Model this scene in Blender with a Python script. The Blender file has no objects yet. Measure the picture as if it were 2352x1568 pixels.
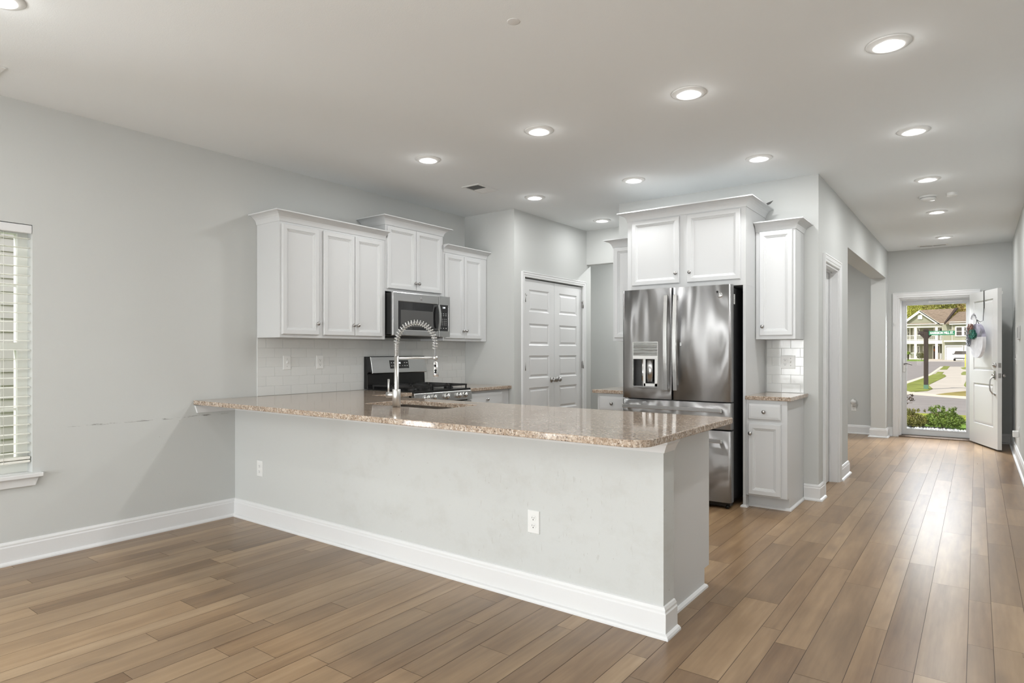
import bpy, math, random
from mathutils import Vector, Matrix
C = bpy.context.scene.collection
PI = math.pi
random.seed(7)
scene = bpy.context.scene

# ------------------------------------------------------------------ camera
CX, CY, CH = 4.5699, -2.6105, 1.249
YAW = 0.6369
FPX = 1444.22
HOR = 807.86                       # image row of the horizon in the 2352x1568 frame
cd = bpy.data.cameras.new('camera')
cam = bpy.data.objects.new('camera', cd); C.objects.link(cam)
cam.location = (CX, CY, CH); cam.rotation_euler = (PI/2, 0, YAW)
cd.sensor_width = 36; cd.lens = FPX/2352*36; cd.shift_y = (HOR-784)/2352
cd.clip_start = 0.05; cd.clip_end = 500
scene.camera = cam
fw = Vector((-math.sin(YAW), math.cos(YAW), 0)); rt = Vector((math.cos(YAW), math.sin(YAW), 0))
def ray(px, py): return fw + rt*((px-1176)/FPX) + Vector((0, 0, 1))*((HOR-py)/FPX)
def at_y(px, py, Y):
    d = ray(px, py); return Vector((CX, CY, CH)) + d*((Y-CY)/d.y)
def at_z(px, py, Z):
    d = ray(px, py); return Vector((CX, CY, CH)) + d*((Z-CH)/d.z)

# ------------------------------------------------------------------ world, sun, exposure
w = bpy.data.worlds.new('sky'); scene.world = w; w.use_nodes = True
nt = w.node_tree; bgn = nt.nodes['Background']
sky = nt.nodes.new('ShaderNodeTexSky'); sky.sky_type = 'NISHITA'; sky.sun_disc = False
sky.sun_elevation = math.radians(42); sky.sun_rotation = math.radians(200)
hs_ = nt.nodes.new('ShaderNodeHueSaturation'); hs_.inputs['Saturation'].default_value = .35
nt.links.new(sky.outputs[0], hs_.inputs['Color']); nt.links.new(hs_.outputs[0], bgn.inputs[0]); bgn.inputs[1].default_value = 0.15
sd = bpy.data.lights.new('sun', 'SUN'); sd.energy = 3.5; sd.angle = math.radians(0.6); sd.color = (1, .955, .88)
sun = bpy.data.objects.new('sun', sd); C.objects.link(sun)
# light travels towards +Y, -Z and a little +X: the sun stands behind the house
sun.rotation_euler = Vector((0.42, 0.85, -0.95)).to_track_quat('-Z', 'Y').to_euler()
scene.view_settings.view_transform = 'Standard'; scene.view_settings.look = 'None'
scene.view_settings.gamma = 1; scene.view_settings.use_curve_mapping = False
scene.view_settings.exposure = 0.33
LAMP_W, HALL_W, LIVING_W = 5.6, 8.8, 13
def area(name, loc, size, size_y, rot, power, col=(.955, .98, 1)):
    l = bpy.data.lights.new(name, 'AREA'); l.shape = 'RECTANGLE'; l.size = size; l.size_y = size_y
    l.energy = power; l.color = col
    o = bpy.data.objects.new(name, l); C.objects.link(o); o.location = loc; o.rotation_euler = rot
    return o
# added area lamps stand in for daylight at windows behind the camera (rear wall faces +Y, left wall faces +X)
area('rear_window_fill', (1.9, -7.03, 1.35), 2.2, 1.9, (PI/2+.42, 0, 0), 140)  # both rear fill lamps are tilted up to brighten the ceiling
area('rear_slider_fill', (5.0, -7.03, 1.15), 1.7, 2.1, (PI/2+.42, 0, 0), 85)
area('side_yard_fill', (-1.7, -1.9, 3.1), 2.2, 3.6, (0, 0, 0), 85)  # unseen lamp added above the view to brighten blinds and window frame
area('front_door_fill', (4.1, 9.25, 2.75), 1.9, 1.3, (-PI/2+.62, 0, 0), 520)  # unseen lamp added outside over the doorway to brighten the hall
area('daylight_side_window', (-0.13, -2.70, 1.06), 1.90, 0.46, (0, -PI/2, 0), 32)
area('daylight_far_side_window', (-0.13, -5.40, 1.06), 1.90, 0.90, (0, -PI/2, 0), 66)

# ------------------------------------------------------------------ materials
MATS = {}
def new_mat(name):
    m = bpy.data.materials.new(name); m.use_nodes = True
    return m, m.node_tree, m.node_tree.nodes['Principled BSDF']
def mat(name, col, rough=.5, metal=0., bump=0., bscale=200, spec=.5, vary=0., vscale=3, emit=None, estr=0, coat=0, stretch=(1, 1, 1)):
    if name in MATS: return MATS[name]
    m, t, b = new_mat(name)
    b.inputs['Base Color'].default_value = (*col, 1); b.inputs['Roughness'].default_value = rough
    b.inputs['Metallic'].default_value = metal; b.inputs['Specular IOR Level'].default_value = spec
    b.inputs['Coat Weight'].default_value = coat
    if emit: b.inputs['Emission Color'].default_value = (*emit, 1); b.inputs['Emission Strength'].default_value = estr
    tc = t.nodes.new('ShaderNodeTexCoord'); mp = t.nodes.new('ShaderNodeMapping'); mp.inputs['Scale'].default_value = stretch
    t.links.new(tc.outputs['Object'], mp.inputs[0])
    if bump:
        n = t.nodes.new('ShaderNodeTexNoise'); n.inputs['Scale'].default_value = bscale; n.inputs['Detail'].default_value = 4
        bp = t.nodes.new('ShaderNodeBump'); bp.inputs['Strength'].default_value = bump; bp.inputs['Distance'].default_value = .01
        t.links.new(mp.outputs[0], n.inputs['Vector']); t.links.new(n.outputs[0], bp.inputs['Height']); t.links.new(bp.outputs[0], b.inputs['Normal'])
    if vary:
        n = t.nodes.new('ShaderNodeTexNoise'); n.inputs['Scale'].default_value = vscale; n.inputs['Detail'].default_value = 6
        cr = t.nodes.new('ShaderNodeValToRGB')
        cr.color_ramp.elements[0].position = .3; cr.color_ramp.elements[1].position = .7
        cr.color_ramp.elements[0].color = (*[c*(1-vary) for c in col], 1); cr.color_ramp.elements[1].color = (*[min(1, c*(1+vary)) for c in col], 1)
        t.links.new(mp.outputs[0], n.inputs['Vector']); t.links.new(n.outputs[0], cr.inputs[0]); t.links.new(cr.outputs[0], b.inputs['Base Color'])
    MATS[name] = m; return m
def ramp(t, stops):
    cr = t.nodes.new('ShaderNodeValToRGB'); e = cr.color_ramp.elements
    e[0].position, e[0].color = stops[0][0], (*stops[0][1], 1)
    e[1].position, e[1].color = stops[-1][0], (*stops[-1][1], 1)
    for p, c in stops[1:-1]:
        k = e.new(p); k.color = (*c, 1)
    return cr
def mixc(t, fac, a, b, mode='MIX'):
    m = t.nodes.new('ShaderNodeMix'); m.data_type = 'RGBA'; m.blend_type = mode
    for s, v in ((m.inputs[0], fac), (m.inputs[6], a), (m.inputs[7], b)):
        if isinstance(v, (int, float)): s.default_value = v
        elif isinstance(v, tuple): s.default_value = (*v, 1)
        else: t.links.new(v, s)
    return m.outputs[2]
def mathn(t, op, a, b=None, c=None):
    m = t.nodes.new('ShaderNodeMath'); m.operation = op
    for i, v in enumerate((a, b, c)):
        if v is None: continue
        if isinstance(v, (int, float)): m.inputs[i].default_value = v
        else: t.links.new(v, m.inputs[i])
    return m.outputs[0]
def noise(t, vec, scale, detail=4, rough=.5):
    n = t.nodes.new('ShaderNodeTexNoise'); n.inputs['Scale'].default_value = scale; n.inputs['Detail'].default_value = detail
    n.inputs['Roughness'].default_value = rough
    if vec is not None: t.links.new(vec, n.inputs['Vector'])
    return n.outputs[0]
def mapping(t, vec, scale=(1, 1, 1), loc=(0, 0, 0)):
    mp = t.nodes.new('ShaderNodeMapping'); mp.inputs['Scale'].default_value = scale; mp.inputs['Location'].default_value = loc
    t.links.new(vec, mp.inputs[0]); return mp.outputs[0]

WALLC = (.562, .574, .560)
def wall_material(name, marks=None):
    m, t, b = new_mat(name)
    tc = t.nodes.new('ShaderNodeTexCoord'); P = tc.outputs['Object']
    b.inputs['Roughness'].default_value = .75; b.inputs['Specular IOR Level'].default_value = .25
    bp = t.nodes.new('ShaderNodeBump'); bp.inputs['Strength'].default_value = .12; bp.inputs['Distance'].default_value = .004
    t.links.new(noise(t, P, 260, 3), bp.inputs['Height']); t.links.new(bp.outputs[0], b.inputs['Normal'])
    col = mixc(t, noise(t, P, 1.4, 3), tuple(c*.985 for c in WALLC), tuple(c*1.015 for c in WALLC))
    sx = t.nodes.new('ShaderNodeSeparateXYZ'); t.links.new(P, sx.inputs[0])
    X, Y, Z = sx.outputs
    def band(v, c, wd, soft):      # 1 inside |v-c|<wd
        d = mathn(t, 'ABSOLUTE', mathn(t, 'SUBTRACT', v, c))
        mr = t.nodes.new('ShaderNodeMapRange'); mr.inputs[1].default_value = wd; mr.inputs[2].default_value = wd+soft
        mr.inputs[3].default_value = 1; mr.inputs[4].default_value = 0; t.links.new(d, mr.inputs[0]); return mr.outputs[0]
    def thr(v, lo, hi):
        mr = t.nodes.new('ShaderNodeMapRange'); mr.inputs[1].default_value = lo; mr.inputs[2].default_value = hi
        t.links.new(v, mr.inputs[0]); return mr.outputs[0]
    if marks == 'scuff':           # chair rail scuffs along the wall
        wob = mathn(t, 'MULTIPLY', mathn(t, 'SUBTRACT', noise(t, mapping(t, P, (1, 3, 0)), 1, 3), .5), .03)
        zz = mathn(t, 'SUBTRACT', Z, wob)
        line = mathn(t, 'MULTIPLY', band(zz, .782, .003, .004), band(Y, -.60, .46, .1))
        br = thr(noise(t, mapping(t, P, (1, 5, 40)), 1.6, 6, .75), .50, .58)
        f = mathn(t, 'MULTIPLY', mathn(t, 'MULTIPLY', line, br), .75)
        col = mixc(t, f, col, (.13, .12, .11))
        sp = thr(noise(t, mapping(t, P, (1, 1, .6)), 30, 2), .74, .76)
        sp = mathn(t, 'MULTIPLY', sp, mathn(t, 'MULTIPLY', band(Y, -.8, .5, .2), band(Z, .55, .2, .1)))
        col = mixc(t, mathn(t, 'MULTIPLY', sp, .5), col, (.25, .22, .2))
    if marks == 'dirt':            # splashes and drips round the low outlet
        st = thr(noise(t, mapping(t, P, (52, 1, 13)), 1, 4, .6), .62, .68)
        msk = mathn(t, 'MULTIPLY', band(X, 2.85, .25, .45), band(Z, .42, .16, .2))
        col = mixc(t, mathn(t, 'MULTIPLY', mathn(t, 'MULTIPLY', st, msk), .42), col, (.36, .345, .31))
        cl = thr(noise(t, mapping(t, P, (1.6, 1, 2.2), (3, 0, 1)), 2.3, 6, .7), .5, .75)
        msk2 = mathn(t, 'MULTIPLY', band(X, 2.4, 1.0, .5), band(Z, .45, .22, .2))
        col = mixc(t, mathn(t, 'MULTIPLY', mathn(t, 'MULTIPLY', cl, msk2), .38), col, (.42, .41, .37))
        sp = thr(noise(t, P, 42, 2), .73, .75)
        col = mixc(t, mathn(t, 'MULTIPLY', mathn(t, 'MULTIPLY', sp, msk2), .5), col, (.28, .25, .22))
    t.links.new(col, b.inputs['Base Color'])
    MATS[name] = m; return m
M_WALL = wall_material('painted_wall'); M_WALLS = wall_material('painted_wall_scuffed', 'scuff'); M_WALLD = wall_material('painted_wall_dirty', 'dirt')
M_CEIL = mat('ceiling_paint', (.80, .825, .83), .85, bump=.08, bscale=220, spec=.2)
M_TRIM = mat('white_trim', (.72, .725, .725), .35, bump=.02, bscale=60)
M_CAB = mat('white_cabinet', (.62, .63, .632), .38, bump=.015, bscale=80)
M_NICKEL = mat('brushed_nickel', (.42, .41, .40), .3, 1.)
M_CHROME = mat('chrome', (.72, .72, .72), .16, 1.)
M_BLACK = mat('black_enamel', (.008, .008, .008), .22)
M_BLACKM = mat('black_cast', (.013, .013, .013), .45, bump=.1, bscale=300)
M_GLASSB = mat('black_glass', (.012, .012, .013), .06, coat=.5)
M_MWIN = mat('oven_window_mesh', (.085, .085, .083), .3)
M_PLATE = mat('white_plastic', (.74, .745, .73), .35)
M_SLOT = mat('dark_slot', (.015, .015, .015), .6)
M_GREYP = mat('grey_plastic', (.25, .25, .25), .4)
M_LENS = mat('lamp_lens', (1, 1, 1), .5, emit=(1, .995, .98), estr=7)
M_DISP = mat('lit_digits', (.9, .9, .9), .5, emit=(.9, .95, 1), estr=1.5)
M_MARK = mat('printed_marks', (.55, .55, .55), .5)
M_DARK = mat('deep_shadow_void', (.01, .01, .01), .9)
M_BLIND = mat('blind_slats', (.82, .82, .76), .4)
M_VINYL = mat('white_vinyl', (.80, .81, .76), .4)
M_IRON = mat('black_iron', (.02, .02, .02), .4, .6)

def steel(name, wav=.0, rough=.2, col=(.55, .55, .545), brush=(900, 900, 6), aniso=0):
    m, t, b = new_mat(name)
    tc = t.nodes.new('ShaderNodeTexCoord'); P = tc.outputs['Object']
    b.inputs['Metallic'].default_value = 1; b.inputs['Base Color'].default_value = (*col, 1)
    b.inputs['Roughness'].default_value = rough
    b1 = t.nodes.new('ShaderNodeBump'); b1.inputs['Strength'].default_value = .035; b1.inputs['Distance'].default_value = .001
    t.links.new(noise(t, mapping(t, P, brush), 1, 2), b1.inputs['Height'])
    if wav:
        b2 = t.nodes.new('ShaderNodeBump'); b2.inputs['Strength'].default_value = 1; b2.inputs['Distance'].default_value = wav
        t.links.new(noise(t, mapping(t, P, (5.5, 1, .75)), 1.3, 1.0, .3), b2.inputs['Height'])
        t.links.new(b2.outputs[0], b1.inputs['Normal'])
    t.links.new(b1.outputs[0], b.inputs['Normal'])
    if aniso:
        tg = t.nodes.new('ShaderNodeTangent'); tg.direction_type = 'RADIAL'; tg.axis = 'Z'; t.links.new(tg.outputs[0], b.inputs['Tangent'])
        b.inputs['Anisotropic'].default_value = aniso; b.inputs['Anisotropic Rotation'].default_value = .25
    MATS[name] = m; return m
M_STEEL = steel('stainless_steel', 0, .27); M_FRIDGE = steel('stainless_door_skin',   .017, .39, (.42, .42, .42), aniso=1.0); M_SINK = steel('stainless_sink', 0, .3, (.6, .59, .58))

def granite():
    m, t, b = new_mat('granite')
    tc = t.nodes.new('ShaderNodeTexCoord'); P = tc.outputs['Object']
    base = ramp(t, [(.32, (.27, .195, .135)), (.45, (.40, .31, .235)), (.56, (.52, .43, .345)), (.70, (.66, .58, .49))])
    t.links.new(noise(t, P, 62, 6, .7), base.inputs[0])
    big = ramp(t, [(.35, (.84, .82, .80)), (.65, (1.0, 1.0, 1.0))]); t.links.new(noise(t, mapping(t, P, (1, 2.6, 1)), 6, 5), big.inputs[0])
    c = mixc(t, 1.0, base.outputs[0], big.outputs[0], 'MULTIPLY')
    br = ramp(t, [(.55, (0, 0, 0)), (.60, (1, 1, 1))]); t.links.new(noise(t, mapping(t, P, (1, 1, 1.3), (3, 1, 2)), 95, 3, .6), br.inputs[0])
    c = mixc(t, mathn(t, 'MULTIPLY', br.outputs[0], .72), c, (.17, .115, .08))
    dk = ramp(t, [(.61, (0, 0, 0)), (.64, (1, 1, 1))]); t.links.new(noise(t, mapping(t, P, (1, 1, 1.2), (7, 5, 1)), 130, 3, .6), dk.inputs[0])
    c = mixc(t, mathn(t, 'MULTIPLY', dk.outputs[0], .9), c, (.045, .033, .028))
    lt = ramp(t, [(.60, (0, 0, 0)), (.66, (1, 1, 1))]); t.links.new(noise(t, mapping(t, P, (1, 1, 1), (1, 9, 4)), 80, 2, .5), lt.inputs[0])
    c = mixc(t, mathn(t, 'MULTIPLY', lt.outputs[0], .5), c, (.80, .75, .68))
    t.links.new(c, b.inputs['Base Color']); b.inputs['Roughness'].default_value = .07; b.inputs['Specular IOR Level'].default_value = .6
    MATS['granite'] = m; return m
M_GRAN = granite()

def wood_floor():
    m, t, b = new_mat('plank_floor')
    tc = t.nodes.new('ShaderNodeTexCoord'); P = tc.outputs['Object']
    a = t.nodes.new('ShaderNodeAttribute'); a.attribute_name = 'plank'
    sp = t.nodes.new('ShaderNodeSeparateColor'); t.links.new(a.outputs['Color'], sp.inputs[0])
    # offset the grain for every plank
    off = t.nodes.new('ShaderNodeVectorMath'); off.operation = 'MULTIPLY_ADD'
    t.links.new(a.outputs['Color'], off.inputs[0]); off.inputs[1].default_value = (13, 17, 5); t.links.new(P, off.inputs[2])
    Q = off.outputs[0]
    g1 = noise(t, mapping(t, Q, (9, .9, 1)), 1.2, 5, .6)
    g2 = noise(t, mapping(t, Q, (42, 2.2, 1)), 1, 3, .5)
    base = ramp(t, [(.20, (.112, .062, .029)), (.40, (.210, .129, .067)), (.58, (.305, .199, .108)), (.80, (.44, .310, .184))])
    v = mathn(t, 'ADD', mathn(t, 'MULTIPLY', g1, .62), mathn(t, 'MULTIPLY', sp.outputs[0], .26))
    v = mathn(t, 'ADD', v, mathn(t, 'MULTIPLY', mathn(t, 'SUBTRACT', g2, .5), .26)); v = mathn(t, 'ADD', v, .05)
    t.links.new(v, base.inputs[0])
    # rings and knots
    wv = t.nodes.new('ShaderNodeTexWave'); wv.wave_type = 'RINGS'; wv.inputs['Scale'].default_value = 1.5; wv.inputs['Distortion'].default_value = 9
    wv.inputs['Detail'].default_value = 3; wv.inputs['Detail Scale'].default_value = 1.2
    t.links.new(mapping(t, Q, (6, .8, 1)), wv.inputs['Vector'])
    wr = ramp(t, [(.0, (.93, .92, .91)), (.4, (1, 1, 1)), (.9, (1, 1, 1)), (1., (1.03, 1.03, 1.03))]); t.links.new(wv.outputs[0], wr.inputs[0])
    c = mixc(t, .55, base.outputs[0], wr.outputs[0], 'MULTIPLY')
    kn = ramp(t, [(.66, (0, 0, 0)), (.84, (1, 1, 1))]); t.links.new(noise(t, mapping(t, Q, (7, 2.6, 1)), 1, 1), kn.inputs[0])
    c = mixc(t, mathn(t, 'MULTIPLY', kn.outputs[0], .6), c, (.10, .062, .04))
    # planks vary between a grey brown and a warmer brown
    c = mixc(t, mathn(t, 'MULTIPLY', sp.outputs[1], .30), c, (.27, .20, .13))
    t.links.new(c, b.inputs['Base Color'])
    r = mathn(t, 'ADD', mathn(t, 'MULTIPLY', g2, .06), .26); t.links.new(r, b.inputs['Roughness'])
    b.inputs['Specular IOR Level'].default_value = .5
    bp = t.nodes.new('ShaderNodeBump'); bp.inputs['Strength'].default_value = .05; bp.inputs['Distance'].default_value = .001
    t.links.new(g2, bp.inputs['Height']); t.links.new(bp.outputs[0], b.inputs['Normal'])
    MATS['floor'] = m; return m
M_FLOOR = wood_floor()

def tile_mat():
    m, t, b = new_mat('glazed_tile')
    tc = t.nodes.new('ShaderNodeTexCoord'); P = tc.outputs['Object']
    b.inputs['Base Color'].default_value = (.68, .69, .675, 1); b.inputs['Roughness'].default_value = .12
    bp = t.nodes.new('ShaderNodeBump'); bp.inputs['Strength'].default_value = .25; bp.inputs['Distance'].default_value = .003
    t.links.new(noise(t, P, 14, 2), bp.inputs['Height']); t.links.new(bp.outputs[0], b.inputs['Normal'])
    MATS['tile'] = m; return m
M_TILE = tile_mat(); M_GROUT = mat('grout', (.63, .64, .63), .8)

def glass_mat(name, tint=(1, 1, 1)):
    m = bpy.data.materials.new(name); m.use_nodes = True; t = m.node_tree; t.nodes.clear()
    o = t.nodes.new('ShaderNodeOutputMaterial'); tr = t.nodes.new('ShaderNodeBsdfTransparent'); tr.inputs[0].default_value = (*tint, 1)
    gl = t.nodes.new('ShaderNodeBsdfGlossy'); gl.inputs['Roughness'].default_value = .02
    fr = t.nodes.new('ShaderNodeFresnel'); fr.inputs[0].default_value = 1.12
    mx = t.nodes.new('ShaderNodeMixShader'); t.links.new(fr.outputs[0], mx.inputs[0]); t.links.new(tr.outputs[0], mx.inputs[1]); t.links.new(gl.outputs[0], mx.inputs[2])
    t.links.new(mx.outputs[0], o.inputs[0]); MATS[name] = m; return m
M_GLASS = glass_mat('clear_glass')

# ------------------------------------------------------------------ mesh helpers
class MB:
    def __init__(s): s.v = []; s.f = []; s.sm = []
    def add(s, vs, fs, smooth=False):
        n = len(s.v); s.v += [tuple(x) for x in vs]; s.f += [tuple(i+n for i in f) for f in fs]; s.sm += [smooth]*len(fs); return s
    def box(s, x0, x1, y0, y1, z0, z1):
        if x0 > x1: x0, x1 = x1, x0
        if y0 > y1: y0, y1 = y1, y0
        if z0 > z1: z0, z1 = z1, z0
        v = [(x0, y0, z0), (x1, y0, z0), (x1, y1, z0), (x0, y1, z0), (x0, y0, z1), (x1, y0, z1), (x1, y1, z1), (x0, y1, z1)]
        return s.add(v, [(0, 3, 2, 1), (4, 5, 6, 7), (0, 1, 5, 4), (1, 2, 6, 5), (2, 3, 7, 6), (3, 0, 4, 7)])
    def prism(s, poly, z0, z1, ax='z', smooth=False):
        n = len(poly)
        def mp(a, b, c): return {'z': (a, b, c), 'y': (a, c, b), 'x': (c, a, b)}[ax]
        v = [mp(a, b, z0) for a, b in poly]+[mp(a, b, z1) for a, b in poly]
        s.add(v, [tuple(range(n-1, -1, -1)), tuple(range(n, 2*n))])
        s.add(v, [(i, (i+1) % n, n+(i+1) % n, n+i) for i in range(n)], smooth); return s
    def tube(s, pts, r, seg=12, cap=True, smooth=True):
        pts = [Vector(p) for p in pts]; rs = r if isinstance(r, (list, tuple)) else [r]*len(pts)
        up = None; rings = []
        for i, p in enumerate(pts):
            d = (pts[min(i+1, len(pts)-1)]-pts[max(i-1, 0)]).normalized()
            if up is None:
                up = Vector((0, 0, 1)) if abs(d.z) < .9 else Vector((1, 0, 0))
            up = (up-d*up.dot(d)).normalized(); sd_ = d.cross(up)
            rings.append([p+(up*math.cos(2*PI*k/seg)+sd_*math.sin(2*PI*k/seg))*rs[i] for k in range(seg)])
        v = [q for rg in rings for q in rg]; f = []
        for i in range(len(pts)-1):
            for k in range(seg): f.append((i*seg+k, i*seg+(k+1) % seg, (i+1)*seg+(k+1) % seg, (i+1)*seg+k))
        s.add(v, f, smooth)
        if cap:
            s.add(rings[0], [tuple(range(seg-1, -1, -1))]); s.add(rings[-1], [tuple(range(seg))])
        return s
    def lathe(s, prof, o=(0, 0, 0), axis=(0, 0, 1), seg=24, smooth=True):
        ax = Vector(axis).normalized(); u = ax.orthogonal().normalized(); w_ = ax.cross(u); o = Vector(o)
        v = []; f = []
        for r, h in prof:
            for k in range(seg):
                a = 2*PI*k/seg; v.append(o+ax*h+(u*math.cos(a)+w_*math.sin(a))*max(r, 1e-5))
        for i in range(len(prof)-1):
            for k in range(seg): f.append((i*seg+k, i*seg+(k+1) % seg, (i+1)*seg+(k+1) % seg, (i+1)*seg+k))
        return s.add(v, f, smooth)
    def sweep(s, pts, prof, mp, closed=False, smooth=False):
        # pts in plane (a,b); prof: (offset to the right of travel, height)
        P = [Vector(p) for p in pts]; n = len(P); rings = []
        for i in range(n):
            d0 = (P[i]-P[i-1]).normalized() if (i > 0 or closed) else None
            d1 = (P[(i+1) % n]-P[i]).normalized() if (i < n-1 or closed) else None
            if d0 is None: d0 = d1
            if d1 is None: d1 = d0
            n0 = Vector((d0.y, -d0.x)); n1 = Vector((d1.y, -d1.x)); m = n0+n1
            m = m/ (m.length_squared/2) if m.length > 1e-6 else n0
            rings.append([mp(P[i].x+m.x*o_, P[i].y+m.y*o_, h) for o_, h in prof])
        k = len(prof); v = [q for r_ in rings for q in r_]; f = []
        for i in range(n if closed else n-1):
            j = (i+1) % n
            for q in range(k): f.append((i*k+q, i*k+(q+1) % k, j*k+(q+1) % k, j*k+q))
        s.add(v, f, smooth)
        if not closed: s.add(rings[0], [tuple(range(k))]); s.add(rings[-1], [tuple(range(k-1, -1, -1))])
        return s
    def ringpanel(s, x0, x1, z0, z1, yf, prof):
        v = []; f = []
        for ins, dep in prof:
            y = yf+dep; v += [(x0+ins, y, z0+ins), (x1-ins, y, z0+ins), (x1-ins, y, z1-ins), (x0+ins, y, z1-ins)]
        for i in range(len(prof)-1):
            for k in range(4): f.append((i*4+k, i*4+(k+1) % 4, (i+1)*4+(k+1) % 4, (i+1)*4+k))
        n = (len(prof)-1)*4; f.append((n, n+1, n+2, n+3))
        return s.add(v, f)
    def holes(s, u0, u1, v0, v1, hs, n0, n1, mp):
        us = sorted(set([u0, u1]+[a for h in hs for a in h[:2] if u0 < a < u1])); vs = sorted(set([v0, v1]+[a for h in hs for a in h[2:] if v0 < a < v1]))
        def solid(i, j):
            if i < 0 or j < 0 or i >= len(us)-1 or j >= len(vs)-1: return False
            cu = (us[i]+us[i+1])/2; cv = (vs[j]+vs[j+1])/2
            return not any(h[0] < cu < h[1] and h[2] < cv < h[3] for h in hs)
        for i in range(len(us)-1):
            for j in range(len(vs)-1):
                if not solid(i, j): continue
                a, b, c, d = us[i], us[i+1], vs[j], vs[j+1]
                for n in (n0, n1): s.add([mp(a, c, n), mp(b, c, n), mp(b, d, n), mp(a, d, n)], [(0, 1, 2, 3)])
                for (p, q), (di, dj) in ((((a, c), (b, c)), (0, -1)), (((a, d), (b, d)), (0, 1)), (((a, c), (a, d)), (-1, 0)), (((b, c), (b, d)), (1, 0))):
                    if not solid(i+di, j+dj): s.add([mp(*p, n0), mp(*q, n0), mp(*q, n1), mp(*p, n1)], [(0, 1, 2, 3)])
        return s
    def build(s, name, m, parent=None, bevel=0, loc=None, seg=2):
        me = bpy.data.meshes.new(name); me.from_pydata(s.v, [], s.f); me.update()
        me.polygons.foreach_set('use_smooth', s.sm)
        import bmesh
        bm = bmesh.new(); bm.from_mesh(me); bmesh.ops.remove_doubles(bm, verts=bm.verts, dist=1e-5)
        bmesh.ops.recalc_face_normals(bm, faces=bm.faces); bm.to_mesh(me); bm.free()
        o = bpy.data.objects.new(name, me); C.objects.link(o); me.materials.append(m)
        if parent is not None: o.parent = parent
        if loc is not None: o.location = loc
        if bevel:
            b = o.modifiers.new('edge', 'BEVEL'); b.width = bevel; b.segments = seg; b.limit_method = 'ANGLE'; b.angle_limit = math.radians(40)
        return o
def B(*a): return MB().box(*a)
def tag(o, label=None, cat=None, group=None, kind=None):
    if label: o['label'] = label
    if cat: o['category'] = cat
    if group: o['group'] = group
    if kind: o['kind'] = kind
    return o
def thing(name, label, cat, loc=(0, 0, 0), rz=0, group=None, kind=None):
    o = bpy.data.objects.new(name, None); C.objects.link(o); o.location = loc; o.rotation_euler = (0, 0, rz)
    o.empty_display_size = .1
    return tag(o, label, cat, group, kind)
def struct(o, label=None, cat=None): return tag(o, label, cat, kind='structure')
def copy_tree(o, parent=None):
    c = o.copy(); C.objects.link(c); c.parent = parent
    for ch in list(o.children): copy_tree(ch, c)
    return c
def text_mesh(name, body, size, m, parent, loc, rot, ext=.001, align='CENTER', bold=0):
    cu = bpy.data.curves.new(name, 'FONT'); cu.body = body; cu.size = size; cu.extrude = ext; cu.align_x = align; cu.align_y = 'CENTER'; cu.offset = bold
    tmp = bpy.data.objects.new(name+'_tmp', cu); C.objects.link(tmp)
    me = bpy.data.meshes.new_from_object(tmp.evaluated_get(bpy.context.evaluated_depsgraph_get()))
    bpy.data.objects.remove(tmp)
    me.materials.clear(); me.materials.append(m)
    o = bpy.data.objects.new(name, me); C.objects.link(o); o.parent = parent; o.location = loc; o.rotation_euler = rot
    return o
H = 2.743
PX = lambda u, v, n: (n, u, v)      # plane of constant X: u=Y, v=Z
PY = lambda u, v, n: (u, n, v)      # plane of constant Y: u=X, v=Z

# ------------------------------------------------------------------ shell
LW = -0.16
# floor: planks in three widths, each a face with its own shade
mb = MB(); cols = []
xs = 3.781-11*.378; wds = [.088, .126, .164]; x = xs; i = 0
while x < 6.6:
    wd = wds[i % 3]; y = -7.1-random.random()*1.2
    while y < 8.5:
        L = random.choice([.6, .9, 1.2, 1.2, 1.5]); y1 = min(y+L, 8.5)
        gx = .0011; gy = .0009
        a, b2, c2, d2 = max(x+gx, -.1), x+wd-gx, max(y, -7.1)+gy, y1-gy
        if b2 > a and d2 > c2:
            mb.add([(a, c2, 0), (b2, c2, 0), (b2, d2, 0), (a, d2, 0)], [(0, 1, 2, 3)]); cols.append((random.random(), random.random(), random.random(), 1))
        y = y1
    x += wd; i += 1
me = bpy.data.meshes.new('floor'); me.from_pydata(mb.v, [], mb.f)
ca = me.color_attributes.new('plank', 'FLOAT_COLOR', 'CORNER')
for pi_, p in enumerate(me.polygons):
    for li in p.loop_indices: ca.data[li].color = cols[pi_]
nb = len(me.vertices)
fl = bpy.data.objects.new('floor', me); C.objects.link(fl); me.materials.append(M_FLOOR)
struct(fl, 'brown wood plank floor running from the living room to the front door', 'floor')
M_SUB = mat('floor_joint', (.075, .048, .032), .6)
struct(B(-.2, 6.7, -7.3, 8.5, -.15, -.0012).build('floor_base', M_SUB, fl))
struct(B(-.3, 6.8, -7.3, 8.5, H, H+.2).build('ceiling', M_CEIL), 'flat light grey painted ceiling over kitchen and hall', 'ceiling')

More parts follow.
